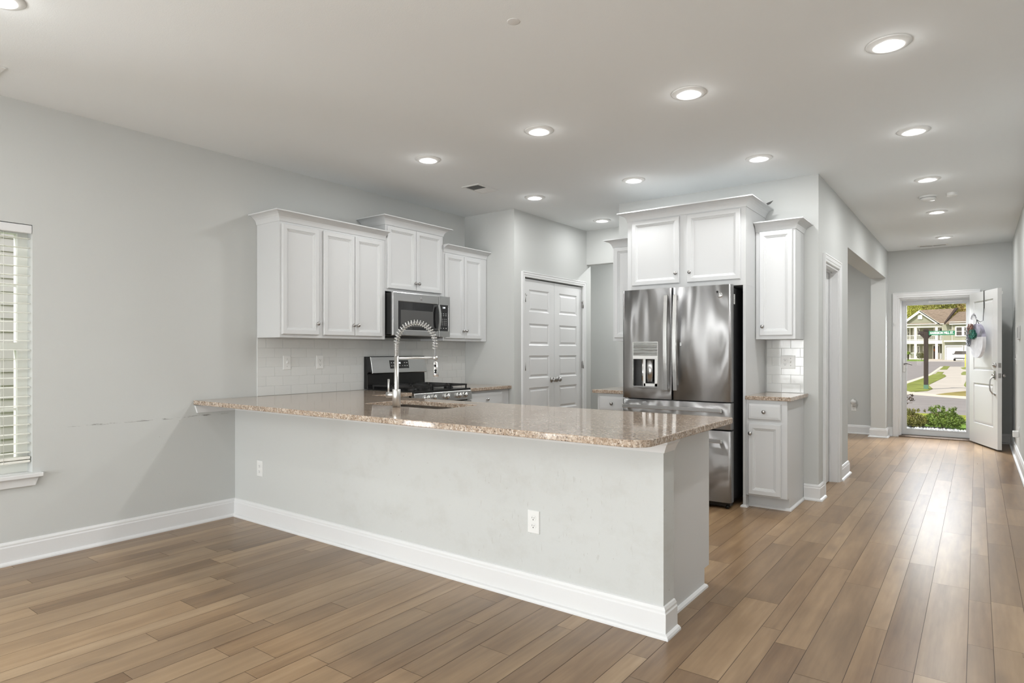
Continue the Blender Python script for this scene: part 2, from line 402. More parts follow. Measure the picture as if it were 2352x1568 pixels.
W1 = (-2.20, -1.285, .52, 2.012)      # left wall windows (Y0,Y1,Z0,Z1)
W2 = (-2.98, -2.42, .06, 2.05)
W3 = (-5.90, -4.90, .06, 2.05)
struct(MB().holes(-7.0, 2.685, 0, H, [W1, W2, W3], 0, LW, PX).build('wall_left', M_WALLS), 'light grey left wall with a blinded window and the kitchen backsplash', 'wall')
RW = [(.8, 3.0, .4, 2.3), (4.1, 5.9, .02, 2.15)]
struct(MB().holes(-.16, 6.66, 0, H, RW, -7.0, -7.15, PY).build('wall_rear', M_WALL), 'grey rear wall of the living room behind the viewpoint', 'wall')
struct(B(6.5, 6.66, -7.0, 1.66, 0, H).build('wall_living_right', M_WALL), 'grey right wall of the living room', 'wall')
struct(B(4.95, 6.5, 1.5, 1.66, 0, H).build('wall_living_return', M_WALL), 'short grey wall where the living room narrows to the hall', 'wall')
struct(B(4.95, 5.10, 1.66, 8.5, 0, H).build('wall_right', M_WALL), 'long grey right hand wall of the entry hall', 'wall')
FD = (3.64, 4.53, -.1, 2.04)
struct(MB().holes(-.16, 5.1, -.15, H, [FD], 8.26, 8.46, PY).build('wall_front', M_WALL), 'grey end wall holding the front entrance', 'wall')
# stub beside the range, then the pantry wall with its double door opening
struct(B(-.16, .57, 2.685, 2.80, 0, H).build('wall_kitchen_end', M_WALL), 'short grey wall ending the range run', 'wall')
PD = (2.868, 4.104, 0, 2.05)
struct(MB().holes(2.685, 4.305, 0, H, [PD], .68, .57, PX).build('wall_pantry', M_WALL), 'grey wall with the white double pantry door', 'wall')
struct(B(-.16, .57, 4.305, 4.4, 0, H).build('wall_pantry_back', M_WALL), 'rear wall of the pantry closet', 'wall')
struct(B(-.16, -.06, 2.8, 8.26, 0, H).build('wall_outer_left', M_WALL), 'outer wall behind the pantry', 'wall')
# block behind the fridge with hall closet
CD = (3.415, 4.10, 0, 2.035)
bw = MB(); bw.box(1.65, 3.5, 3.16, 3.27, 0, H); bw.build
struct(bw.build('wall_kitchen_back', M_WALL), 'grey wall behind the refrigerator and upper cabinets', 'wall')
struct(MB().holes(3.27, 4.64, 0, H, [CD], 3.5, 3.38, PX).build('wall_hall_left', M_WALL), 'grey hall wall with the closet door opening', 'wall')
struct(B(1.65, 3.38, 4.53, 4.64, 0, H).build('wall_closet_end', M_WALL), 'grey wall between closet and dining room', 'wall')
struct(B(1.65, 1.76, 3.27, 4.53, 0, H).build('wall_closet_side', M_WALL), 'grey side wall of the closet beside the passage', 'wall')
struct(B(.57, 1.65, 4.2, 4.31, 2.325, H).build('wall_passage_header', M_WALL), 'grey header across the passage beside the pantry', 'wall')
struct(B(-.06, 1.65, 5.6, 5.7, 0, H).build('wall_passage_end', M_WALL), 'grey wall at the end of the passage', 'wall')
struct(B(1.65, 1.76, 4.64, 8.26, 0, H).build('wall_dining_left', M_WALL), 'grey far side wall of the room off the hall', 'wall')
hd = MB(); hd.box(3.31, 3.5, 4.64, 7.975, 2.325, H)
struct(hd.build('wall_hall_header', M_WALL), 'long grey header over the wide opening beside the hall', 'wall')
struct(B(3.31, 3.5, 7.975, 8.26, 0, H).build('wall_entry_stub', M_WALL), 'narrow grey wall stub beside the front entrance', 'wall')
# peninsula half wall
struct(B(0, 3.465, 0, .115, 0, .866).build('wall_peninsula', M_WALLD), 'low marked grey half wall carrying the granite bar', 'wall')

# baseboards
BP = [(0, 0), (.034, 0), (.034, .008), (.028, .016), (.017, .021), (.017, .104), (.013, .110), (.013, .120), (.007, .131), (0, .134)]
ZZ = lambda a, b, h: (a, b, h)
def baseboard(name, pts, label):
    # travel so that the room is to the right of the path
    o = MB().sweep(pts, BP, ZZ).build('baseboard_'+name, M_TRIM); return struct(o, label, 'baseboard')
baseboard('left', [(0, -7.0), (0, -.0001)], 'white baseboard along the left wall up to the peninsula')
baseboard('peninsula', [(0.0, 0), (3.465, 0), (3.465, .117)], 'tall white baseboard wrapping the peninsula half wall')
baseboard('kitchen_corner', [(3.388, 3.16), (3.5, 3.16), (3.5, 3.35)], 'white baseboard at the wall corner beside the narrow base cabinet')
baseboard('hall_left', [(3.5, 4.168), (3.5, 4.64), (3.38, 4.64)], 'white baseboard beside the closet door in the hall')
baseboard('dining', [(1.76, 8.26), (3.31, 8.26)], 'white baseboard on the far wall seen through the wide hall opening')
baseboard('entry_stub', [(3.31, 8.26), (3.31, 7.975), (3.5, 7.975), (3.5, 8.26), (3.56, 8.26)], 'white baseboard round the wall stub beside the entrance')
baseboard('front', [(4.612, 8.26), (4.95, 8.26)], 'white baseboard behind the open front door')
baseboard('right', [(4.95, 8.26), (4.95, 1.5), (6.5, 1.5)], 'white baseboard along the right hall wall')
baseboard('pantry', [(0.57, 2.685), (.68, 2.685), (.68, 2.81)], 'white baseboard piece left of the pantry doors')
# fix direction where the sweep offset points into the wall is avoided by construction above

# ------------------------------------------------------------------ casings
def casing(name, x0, x1, z1, mp, wd=.06, label='', under=False, head=False):
    # prof: (to the right of travel = outwards from opening, height off wall)
    prof = [(0, 0), (0, .010), (.004, .014), (wd*.35, .015), (wd*.42, .018), (wd*.8, .019), (wd*.9, .023), (wd, .021), (wd, 0)]
    prof = [(-o_, h) for o_, h in prof]
    o = MB().sweep([(x0, 0), (x0, z1), (x1, z1), (x1, 0)], [(-a, b_) for a, b_ in [(-p[0], p[1]) for p in prof]], lambda a, b_, h: mp(a, b_, h))
    return struct(o.build(name, M_TRIM), label, 'door trim')
casing('trim_1', 2.868, 4.104, 2.05, lambda a, b, h: (.68+h, a, b), .057, 'white casing round the double pantry doors')
casing('trim_2', 3.415, 4.10, 2.035, lambda a, b, h: (3.5+h, a, b), .068, 'white casing round the hall closet door')
casing('trim_3', 3.64, 4.53, 2.04, lambda a, b, h: (a, 8.26-h, b), .078, 'white casing round the front entrance')
# jamb linings
j = MB(); j.box(3.382, 3.5, 3.415, 3.433, 0, 2.035); j.box(3.382, 3.5, 4.082, 4.10, 0, 2.035); j.box(3.382, 3.5, 3.433, 4.082, 2.017, 2.035)
j.box(3.425, 3.44, 3.433, 3.445, 0, 2.017); j.box(3.425, 3.44, 4.07, 4.082, 0, 2.017); j.box(3.425, 3.44, 3.433, 4.082, 2.005, 2.017)
struct(j.build('trim_4', M_TRIM), 'white jamb lining inside the hall closet doorway', 'door trim')
j = MB()
j.box(3.64, 3.655, 8.262, 8.46, 0, 2.04); j.box(4.515, 4.53, 8.262, 8.46, 0, 2.04); j.box(3.655, 4.515, 8.262, 8.46, 2.025, 2.04)
j.box(3.655, 3.668, 8.31, 8.46, 0, 2.025); j.box(4.502, 4.515, 8.31, 8.46, 0, 2.025); j.box(3.668, 4.502, 8.31, 8.46, 2.012, 2.025)
struct(j.build('trim_5', M_TRIM), 'white jamb lining of the front entrance', 'door trim')
struct(MB().prism([(8.24, 0), (8.24, .012), (8.27, .022), (8.45, .022), (8.5, 0), (8.5, -.1), (8.27, -.1)], 3.64, 4.53, 'x').build('trim_6', mat('bronze_threshold', (.12, .085, .06), .4, .5)), 'dark bronze threshold under the front entrance', 'threshold')

# ------------------------------------------------------------------ pantry doors
def slab(name, x0, x1, z0, z1, t, panels, prof, m, parent, loc=None):
    mb = MB(); mb.holes(x0, x1, z0, z1, [tuple(p) for p in panels], 0, 0, lambda u, v, n: (u, 0, v))
    mb.f = [f for f in mb.f]; 
    for p in panels: mb.ringpanel(p[0], p[1], p[2], p[3], 0, prof)
    mb.add([(x0, 0, z0), (x1, 0, z0), (x1, 0, z1), (x0, 0, z1), (x0, t, z0), (x1, t, z0), (x1, t, z1), (x0, t, z1)],
           [(0, 1, 5, 4), (1, 2, 6, 5), (2, 3, 7, 6), (3, 0, 4, 7), (4, 5, 6, 7)])
    return mb.build(name, m, parent, loc=loc)
RAISED = [(0, 0), (.008, .006), (.018, .009), (.026, .008), (.040, .003), (.044, .003)]
B(3.582, 3.60, 8.222, 8.236, 1.655, 1.69).build('contact_sensor', M_PLATE, bpy.data.objects['trim_3'])
dt = thing('door_1', 'white double pantry doors with five square panels each', 'door', (.665, 2.875, .008), PI/2, kind='structure')
zs = [(1.677, 1.918), (1.312, 1.55), (.953, 1.20), (.59, .85), (.22, .47)]
for s_, (a, b) in enumerate(((0, .607), (.611, 1.221))):
    leaf = slab('door_leaf', a, b, 0, 2.03, .035, [(a+.105, b-.105, z0, z1) for z0, z1 in zs], RAISED, M_TRIM, dt)
    kx = .607-.055 if s_ == 0 else .611+.055
    MB().lathe([(.0, .062), (.012, .062), (.024, .052), (.027, .040), (.022, .028), (.011, .022), (.010, .008), (.028, .006), (.031, 0), (0, 0)], (kx, 0, .925), (0, -1, 0)).build('door_knob', M_NICKEL, leaf)
    for hz in (1.82, 1.085, .25):
        hx = a-.003 if s_ == 0 else b+.003
        hm = MB(); hm.tube([(hx, -.026, hz-.045), (hx, -.026, hz+.045)], .0065, 10); hm.box(hx-.002, hx+.002, -.026, .0, hz-.04, hz+.04)
        if hz > 1.5: hm.tube([(hx, -.008, hz+.02), (hx+(.022 if s_ == 0 else -.022), -.036, hz+.03)], .004, 8)
        hm.build('hinge', M_NICKEL, leaf)
# hall closet door, set back in its opening
dc = thing('door_2', 'white closet door recessed in the hall wall', 'door', (3.422, 3.436, .008), PI/2, kind='structure')
lf = slab('door_leaf', 0, .643, 0, 2.006, .035, [(.105, .538, a, b) for a, b in zs], RAISED, M_TRIM, dc)
MB().lathe([(.0, .062), (.012, .062), (.024, .052), (.027, .040), (.022, .028), (.011, .022), (.010, .008), (.028, .006), (.031, 0), (0, 0)], (.06, 0, .925), (0, -1, 0)).build('door_knob', M_NICKEL, lf)
for hz in (.3, 1.0, 1.75): MB().tube([(.648, -.004, hz-.04), (.648, -.004, hz+.04)], .005, 8).build('hinge', M_NICKEL, lf)

# ------------------------------------------------------------------ front door slab (open, hinged on the right)
A = Vector((4.485, 8.205)); Bv = Vector((4.776, 7.34)); ang = math.atan2(Bv.y-A.y, Bv.x-A.x); DL = (Bv-A).length
fd = thing('door_3', 'white two panel front door standing open into the hall', 'door', (A.x, A.y, .02), ang, kind='structure')
# local: x from hinge to free edge, -y... exterior face towards the camera side
M_FDOOR = mat('front_door_paint', (.72, .725, .72), .32, bump=.02, bscale=40)
DP = [(0, 0), (.004, .012), (.016, .014), (.022, .006), (.042, .002), (.05, .002)]
pn = [(.135, DL-.135, .27, .81), (.135, DL-.135, .985, 1.91)]
lf = slab('door_leaf', 0, DL, 0, 2.03, .045, pn, DP, M_FDOOR, fd)
hs = MB()
hs.lathe([(0, .03), (.012, .03), (.014, .022), (.028, .02), (.031, .006), (.031, 0), (0, 0)], (DL-.065, 0, 1.06), (0, -1, 0)); hs.build('deadbolt', M_NICKEL, lf)
hs = MB()
hs.prism([(DL-.065+.026*math.cos(a*PI/8), .935+.055*math.sin(a*PI/8)) for a in range(16)], 0, -.012, 'y')
hs.tube([(DL-.065, -.01, .91), (DL-.065, -.04, .905), (DL-.065, -.055, .87), (DL-.065, -.062, .80), (DL-.065, -.055, .74), (DL-.065, -.03, .70), (DL-.065, 0, .695)], [.010, .008, .0075, .0075, .0075, .008, .010], 10)
hs.lathe([(0, .012), (.016, .01), (.018, 0)], (DL-.065, 0, .69), (0, -1, 0)); hs.lathe([(0, .03), (.008, .03), (.01, 0)], (DL-.065, -.01, .94), (0, -1, 0))
hs.build('door_handle', M_NICKEL, lf)
MB().lathe([(0, .065), (.014, .063), (.026, .05), (.028, .038), (.02, .026), (.011, .02), (.011, .006), (.03, .004), (.03, 0)], (DL-.065, .045, .93), (0, 1, 0)).build('inner_knob', M_NICKEL, lf)
lt = MB(); lt.box(DL, DL+.002, .008, .037, 1.03, 1.09); lt.box(DL, DL+.002, .008, .037, .90, .96); lt.box(DL+.002, DL+.010, .015, .03, .92, .94)
lt.build('latch_plate', M_NICKEL, lf)
B(DL-.07, DL-.01, .045, .06, 1.955, 1.99).build('door_sensor', M_PLATE, lf)
lf['label'] = 'white two panel door leaf'

# hanging sign on the front door
wr = thing('door_hanger', 'round welcome sign, pale below and dark above with flowers, hung on the open front door', 'wreath', (A.x, A.y, .02), ang)
cx_ = .50; cz_ = 1.375; R_ = .226
hk = MB(); hk.box(cx_-.012, cx_+.012, -.004, -.002, 1.80, 2.034); hk.box(cx_-.012, cx_+.012, -.004, .05, 2.032, 2.035); hk.box(cx_-.012, cx_+.012, .047, .05, 1.95, 2.034)
hk.tube([(cx_, -.004, 1.80), (cx_, -.012, 1.64), (cx_-.0, -.045, 1.625), (cx_, -.085, 1.655)], .0035, 6); hk.build('over_door_hook', M_IRON, wr)
M_WH = mat('whitewashed_wood', (.70, .70, .73), .6, vary=.12, vscale=14); M_PU = mat('dusk_paint', (.33, .32, .40), .6, vary=.72, vscale=7)
def disc_part(name, a0, a1, m):
    pts = [(cx_+R_*math.cos(a0+(a1-a0)*k/32), cz_+R_*math.sin(a0+(a1-a0)*k/32)) for k in range(33)]
    return MB().prism(pts, -.092, -.056, 'y').build(name, m, wr)
disc_part('pale_disc_half', PI-.22, 2*PI+.22, M_WH); disc_part('dark_disc_half', .22, PI-.22, M_PU)
tw = MB(); tw.tube([(cx_-.05, -.074, cz_+R_-.01), (cx_, -.082, 1.655), (cx_+.05, -.074, cz_+R_-.01)], .004, 6); tw.build('twine', M_IRON, wr)
ar = MB()
def arc(r, z): return [(cx_-.085+r*math.cos(PI*.12+PI*.76*k/14), z+r*math.sin(PI*.12+PI*.76*k/14)) for k in range(15)]
po = arc(.118, 1.63); pi2 = arc(.070, 1.63)
ar.prism(po+pi2[::-1], -.090, -.084, 'y')
ar.tube([(cx_-.085+.1*math.cos(.6), -.087, 1.63+.1*math.sin(.6)), (cx_-.03, -.084, 1.65), (cx_, -.082, 1.655)], .003, 6); ar.build('arched_plaque', M_WH, wr)
for k, ch in enumerate('WELCOME'):
    a = PI*.82-PI*.64*k/6
    text_mesh('plaque_letter', ch, .036, M_IRON, wr, (cx_-.085+.093*math.cos(a), -.0915, 1.63+.093*math.sin(a)), (PI/2, -(a-PI/2), 0), .0008)
def flower_blob(name, n, cx0, cz0, sx, sz, m, seed, dy=-.094):
    rr = random.Random(seed); fb = MB()
    for k in range(n):
        a = rr.random()*2*PI; q = math.sqrt(rr.random())
        p = Vector((cx0+q*sx*math.cos(a), dy-rr.random()*.03, cz0+q*sz*math.sin(a)))
        for e in range(5):
            b_ = rr.random()*2*PI; l = .007+rr.random()*.012; u = Vector((math.cos(b_), rr.uniform(-.5, .2), math.sin(b_))).normalized(); s_ = u.cross(Vector((0, 1, 0.2))).normalized()*l*.4
            fb.add([p, p+u*l*.5+s_, p+u*l, p+u*l*.5-s_], [(0, 1, 2, 3)])
    return fb.build(name, m, wr)
flower_blob('brown_flowers', 300, cx_-.13, cz_+.155, .075, .075, mat('dried_brown', (.32, .17, .13), .8, vary=.4, vscale=40), 1)
flower_blob('teal_leaves', 320, cx_-.065, cz_+.09, .105, .06, mat('teal_leaf', (.05, .26, .20), .7, vary=.4, vscale=40), 2)
flower_blob('grey_sprigs', 260, cx_-.205, cz_+.06, .055, .13, mat('grey_sprig', (.16, .17, .20), .8, vary=.5, vscale=30), 3)

# ------------------------------------------------------------------ storm door
st = thing('door_4', 'full view glass storm door with white frame', 'door', (3.668, 8.40, .024), 0, kind='structure')
M_SDF = mat('storm_frame_paint', (.62, .635, .64), .35)
SW = .834
MB().holes(0, SW, 0, 1.985, [(.049, .787, .075, 1.925)], 0, .03, PY).build('door_frame', M_SDF, st, .003)
g = MB(); g.sweep([(.049, .075), (.049, 1.925), (.787, 1.925), (.787, .075)], [(0, 0), (.012, 0), (.012, .02), (0, .02)], lambda a, b, h: (a, h-.003, b), closed=True)
g.build('glass_stop', M_SDF, st)
B(.047, .789, .014, .018, .073, 1.927).build('glass_pane', M_GLASS, st)
c_ = MB(); c_.tube([(SW-.47, -.04, 1.955), (SW-.10, -.04, 1.955)], .014, 12); c_.tube([(SW-.10, -.04, 1.955), (SW-.01, -.035, 1.955)], .005, 8); c_.box(SW-.5, SW-.46, -.05, 0, 1.94, 1.97)
c_.build('door_closer', M_PLATE, st)
B(.012, .045, -.010, 0, .93, 1.12).build('lock_plate', M_PLATE, st, .003)
hn = MB(); hn.tube([(.03, -.012, 1.04), (.03, -.05, 1.045), (.06, -.055, 1.052), (.10, -.055, 1.045), (.13, -.05, 1.03)], [.007, .008, .008, .007, .005], 8)
hn.build('lever_handle', mat('dark_lever', (.12, .11, .10), .35, .8), st)

# ------------------------------------------------------------------ cabinets
DOORP = [(0, .020), (0, .005), (.005, 0), (.036, 0), (.038, .004), (.044, .005), (.046, .009), (.052, .010), (.055, .013)]
DRAWP = [(0, .020), (0, .006), (.006, .002), (.016, .001), (.020, 0), (.024, 0)]
CROWN = [(0, 0), (.005, 0), (.007, .010), (.011, .022), (.018, .035), (.030, .048), (.046, .058), (.064, .064), (.073, .065), (.073, .073), (0, .073)]
def knob(x, z, parent):
    MB().lathe([(.0, .028), (.006, .0275), (.0125, .024), (.0155, .019), (.0135, .014), (.007, .010), (.0055, .003), (.009, 0)], (x, -.02, z), (0, -1, 0), 20).build('knob', M_NICKEL, parent)
def cabinet(name, label, cat, loc, rz, wdt, dep, z0, z1, doors=(), drawers=(), crown=None, kick=0, group=None, endleft=True, extra=None, crown_z=None, hollow=None):
    t = thing(name, label, cat, (loc[0], loc[1], z0), rz, group)
    body = MB()
    if kick:
        body.prism([(0, kick), (dep, kick), (dep, z1-z0), (0, z1-z0)], 0, 0)
        body = MB(); body.prism([(0, kick), (.07, kick), (.07, 0), (dep, 0), (dep, z1-z0), (0, z1-z0)], 0, wdt, 'x')
    else:
        body.box(0, wdt, 0, dep, 0, z1-z0)
        # recessed underside
    if hollow:
        a, b_, zc = hollow; body = MB()
        for u0, u1, zt_ in ((0, a, z1-z0), (a, b_, zc), (b_, wdt, z1-z0)): body.prism([(0, kick), (.07, kick), (.07, 0), (dep, 0), (dep, zt_), (0, zt_)], u0, u1, 'x')
    body.build('cabinet_box', M_CAB, t, .0012)
    for d in doors:
        o = MB().ringpanel(d[0], d[1], d[2]-z0, d[3]-z0, -.02, DOORP).build('door', M_CAB, t)
        knob(d[4], d[5]-z0, o)
    for d in drawers:
        o = MB().ringpanel(d[0], d[1], d[2]-z0, d[3]-z0, -.02, DRAWP).build('drawer', M_CAB, t)
        knob((d[0]+d[1])/2, (d[2]+d[3])/2-z0, o)
    if crown:
        L, R = crown; pts = []
        zc = (crown_z or z1)-z0-.004
        if L: pts.append((0, dep))
        pts += [(0, 0), (wdt, 0)]
        if R: pts.append((wdt, dep))
        MB().sweep(pts, CROWN, lambda a, b, h: (a, b, zc+h)).build('crown_moulding', M_CAB, t)
    return t
# sweep offset sign: travel left-back -> front -> right gives the room on the right hand side
g = 'white upper cabinets over the range run'
def up(y): return y
cabinet('wall_cabinet', 'widest white wall cabinet with three doors, left of the microwave', 'cabinet', (.31, .18), PI/2, 1.057, .308, 1.36, 2.25,
        doors=[(.013, .345, 1.384, 2.228, .345-.02, 1.384+.09), (.390, .706, 1.384, 2.228, .706-.022, 1.384+.09), (.710, 1.014, 1.384, 2.228, .710+.022, 1.384+.09)], crown=(True, False), group=g)
cabinet('wall_cabinet', 'raised white two door cabinet directly above the microwave', 'cabinet', (.31, 1.239), PI/2, .754, .308, 1.795, 2.395,
        doors=[(.016, .372, 1.820, 2.385, .372-.022, 1.82+.07), (.376, .722, 1.820, 2.385, .376+.022, 1.82+.07)], crown=(True, True), group=g)
cabinet('wall_cabinet', 'narrow white two door cabinet right of the microwave against the end wall', 'cabinet', (.31, 1.995), PI/2, .685, .308, 1.36, 2.245,
        doors=[(.022, .304, 1.384, 2.225, .304-.022, 1.384+.08), (.308, .592, 1.384, 2.225, .308+.022, 1.384+.08)], crown=(False, False), group=g)
# fridge wall
cabinet('wall_cabinet', 'tall narrow white wall cabinet right of the refrigerator', 'cabinet', (3.076, 2.85), 0, .310, .308, 1.354, 2.254,
        doors=[(.033, .290, 1.384, 2.246, .033+.027, 1.384+.075)], crown=(False, True), group='white cabinets on the refrigerator wall')
cabinet('wall_cabinet', 'white wall cabinet half hidden left of the refrigerator', 'cabinet', (1.745, 2.85), 0, .283, .308, 1.354, 2.254,
        doors=[(.02, .262, 1.384, 2.246, .262-.027, 1.384+.075)], crown=(True, False), group='white cabinets on the refrigerator wall')
fc = cabinet('wall_cabinet', 'large raised white cabinet with two doors over the refrigerator', 'cabinet', (2.03, 2.58), 0, 1.042, .578, 1.79, 2.425,
        doors=[(.048, .490, 1.838, 2.412, .490-.027, 1.838+.085), (.558, 1.002, 1.838, 2.412, .558+.027, 1.838+.085)], crown=(True, True), group='white cabinets on the refrigerator wall')
p_ = B(1.020, 1.042, 0, .578, -1.79, 0).build('side_panel', M_CAB, fc)
p_ = B(0, .022, 0, .578, -1.79, 0).build('side_panel', M_CAB, fc)
MB().sweep([(1.018, .30), (1.018, 0), (1.042, 0), (1.042, .03)], [(0, 0), (.016, 0), (.014, .010), (.006, .017), (0, .019)], lambda a, b, h: (a, b, h-1.79)).build('shoe_moulding', M_TRIM, fc)
# something dark lying on top of the fridge cabinet
lf_ = MB(); lf_.add([(0, 0, 0), (.03, .01, .02), (.075, .02, .035), (.05, .012, .008), (.02, .004, -.004)], [(0, 1, 2, 3, 4)]); lf_.add([(0, .006, 0), (.03, .016, .02), (.075, .02, .035), (.05, .018, .008), (.02, .01, -.004)], [(4, 3, 2, 1, 0)])
# base cabinets
bc = cabinet('base_cabinet', 'narrow white base cabinet with one drawer and one door right of the refrigerator', 'cabinet', (3.073, 2.585), 0, .312, .572, 0, .8665,
        doors=[(.020, .268, .112, .678, .020+.020, .600)], drawers=[(.020, .268, .712, .838)], kick=.10, group='white base cabinets')
MB().sweep([(0, .07), (.312, .07), (.312, .572)], [(0, 0), (.016, 0), (.014, .010), (.006, .017), (0, .019)], ZZ).build('shoe_moulding', M_TRIM, bc)
cabinet('base_cabinet', 'narrow white base cabinet with one drawer left of the refrigerator', 'cabinet', (1.715, 2.60), 0, .313, .557, 0, .8665,
        doors=[(.025, .290, .112, .678, .26, .600)], drawers=[(.025, .290, .712, .838)], kick=.10, group='white base cabinets')
cabinet('base_cabinet', 'white base cabinet between the range and the end wall', 'cabinet', (.61, 2.012), PI/2, .668, .606, 0, .8665,
        doors=[(.02, .27, .112, .678, .24, .600), (.274, .545, .112, .678, .30, .600)], drawers=[(.02, .545, .712, .838)], kick=.10, group='white base cabinets')
cabinet('base_cabinet', 'white corner base cabinet between peninsula and range', 'cabinet', (.61, .755), PI/2, .487, .606, 0, .8665,
        doors=[(.06, .46, .112, .678, .43, .600)], drawers=[(.06, .46, .712, .838)], kick=.10, group='white base cabinets')
pc = cabinet('peninsula_cabinet', 'long white base cabinet run behind the peninsula half wall', 'cabinet', (3.405, .755), PI, 2.765, .636, 0, .866, kick=.10, hollow=(1.42, 2.25, .64),
        doors=[(.02, .60, .112, .838, .56, .6), (1.24, 1.62, .112, .838, 1.58, .6), (1.625, 2.0, .112, .838, 1.66, .6), (2.05, 2.70, .112, .678, 2.1, .6)], drawers=[(2.05, 2.70, .712, .838)])
MB().sweep([(0, .60), (0, .07), (.30, .07)][::-1], [(0, 0), (-.016, 0), (-.014, .010), (-.006, .017), (0, .019)][::1], ZZ).build('shoe_moulding', M_TRIM, pc)
# trim under the bar top
struct(MB().sweep([(0.0, 0), (3.465, 0), (3.465, .115)], [(0, 0), (.006, 0), (.010, .010), (.022, .036), (.030, .044), (.030, .060), (0, .060)], lambda a, b, h: (a, b, .8062+h)).build('trim_7', M_TRIM), 'white moulding under the granite bar top', 'moulding')
struct(MB().prism([(-.312, .860), (0, .860), (0, .806), (-.295, .806)][::1], 0.0, .018, 'x').build('trim_8', M_TRIM), 'white support cleat under the bar top on the left wall', 'bracket')

# ------------------------------------------------------------------ countertops
CT = .898
def rounded(pts, rad, n=6):
    out = []; N = len(pts)
    for i, p in enumerate(pts):
        r = rad.get(i, 0)
        if not r: out.append(p); continue
        p = Vector(p); a = (Vector(pts[i-1])-p).normalized(); b = (Vector(pts[(i+1) % N])-p).normalized()
        h = a.angle(b)/2; d = r/math.tan(h); s0 = p+a*d; s1 = p+b*d; c = p+(a+b).normalized()*(r/math.sin(h))
        a0 = math.atan2(s0.y-c.y, s0.x-c.x); a1 = math.atan2(s1.y-c.y, s1.x-c.x); da = (a1-a0+PI) % (2*PI)-PI
        out += [(c.x+r*math.cos(a0+da*k/n), c.y+r*math.sin(a0+da*k/n)) for k in range(n+1)]
    return out
def counter(name, label, poly, rad, hole=None, group=None):
    pts = rounded(poly, rad)
    import bmesh
    bm = bmesh.new()
    def loop(ps, z): return [bm.verts.new((x, y, z)) for x, y in ps]
    loops = [pts]+([rounded(hole, {0: .05, 1: .05, 2: .05, 3: .05})] if hole else [])
    for z in (CT, CT-.031):
        edges = []
        for L in loops:
            vs = loop(L, z); edges += [bm.edges.new((vs[i], vs[(i+1) % len(vs)])) for i in range(len(vs))]
        bmesh.ops.triangle_fill(bm, edges=edges, use_beauty=True)
    for L in loops:
        n = len(L); a = loop(L, CT); b = loop(L, CT-.031)
        for i in range(n): bm.faces.new((a[i], a[(i+1) % n], b[(i+1) % n], b[i]))
    bmesh.ops.remove_doubles(bm, verts=bm.verts, dist=1e-5); bmesh.ops.recalc_face_normals(bm, faces=bm.faces)
    bmesh.ops.dissolve_limit(bm, angle_limit=.01, verts=bm.verts, edges=bm.edges)
    me = bpy.data.meshes.new(name); bm.to_mesh(me); bm.free(); me.materials.append(M_GRAN)
    o = bpy.data.objects.new(name, me); C.objects.link(o)
    b = o.modifiers.new('edge', 'BEVEL'); b.width = .004; b.segments = 2; b.limit_method = 'ANGLE'; b.angle_limit = math.radians(50)
    return tag(o, label, 'countertop', group)
SINK = [(1.215, .215), (1.925, .215), (1.925, .605), (1.215, .605)]
counter('countertop', 'large speckled brown granite bar top with the sink, reaching round to the range', [(0.001, -.32), (3.522, -.32), (3.522, .795), (.65, .795), (.65, 1.242), (.001, 1.242)], {1: .09, 2: .015}, SINK, 'brown granite countertops')
counter('countertop', 'brown granite countertop piece between the range and the end wall', [(.001, 2.012), (.65, 2.012), (.65, 2.683), (.001, 2.683)], {}, None, 'brown granite countertops')
counter('countertop', 'small brown granite countertop right of the refrigerator', [(3.074, 2.55), (3.42, 2.55), (3.42, 3.158), (3.074, 3.158)], {}, None, 'brown granite countertops')
counter('countertop', 'small brown granite countertop left of the refrigerator', [(1.675, 2.56), (2.028, 2.56), (2.028, 3.158), (1.675, 3.158)], {}, None, 'brown granite countertops')
# sink basin
sk = thing('sink', 'stainless undermount sink set in the granite bar top', 'sink', (1.57, .41, CT-.031-.2))
bs = MB(); a, b = .365, .205
def rr(hw, hh, r, z):
    return [(x, y, z) for x, y in rounded([(-hw, -hh), (hw, -hh), (hw, hh), (-hw, hh)], {0: r, 1: r, 2: r, 3: r})]
L0 = [rr(a+.02, b+.02, .06, .199), rr(a, b, .055, .199), rr(a-.005, b-.005, .055, .03), rr(a-.04, b-.04, .05, .004), rr(.05, .05, .04, 0)]
for i in range(len(L0)-1):
    n = len(L0[i]); bs.add(L0[i]+L0[i+1], [(k, (k+1) % n, n+(k+1) % n, n+k) for k in range(n)], True)
bs.add(L0[-1], [tuple(range(len(L0[-1])))])
bs.build('basin', M_SINK, sk)
MB().lathe([(0, .004), (.03, .004), (.042, .006), (.045, 0)], (0, 0, .001)).build('drain', M_CHROME, sk)

# ------------------------------------------------------------------ faucet
ft = thing('faucet', 'brushed spring neck pull down kitchen faucet standing at the sink', 'faucet', (1.606, .163, CT))
FN = mat('faucet_nickel', (.70, .70, .69), .33, 1.)
MB().lathe([(0, 0), (.026, 0), (.026, .112), (.0245, .114), (0, .114)], seg=32).build('body', FN, ft)
ps = MB(); ps.lathe([(.0145, .11), (.0145, .325), (0, .325)], seg=24); ps.build('post', FN, ft)
hd_ = MB(); u = Vector((-.86, -.5, 0))
hd_.tube([(0, 0, .078), u*.066+Vector((0, 0, .078))], .0175, 18); hd_.tube([u*.052+Vector((0, 0, .08)), u*.052+Vector((0, 0, .178))], .0065, 12)
hd_.build('handle', FN, ft)
dirv = Vector((.58, .815, 0)).normalized(); RA = .124; zc_ = .42
def path(s):   # s 0..1 along post top -> arc -> down
    pts_ = []
    return None
P_ = [Vector((0, 0, .325)), Vector((0, 0, .39))]
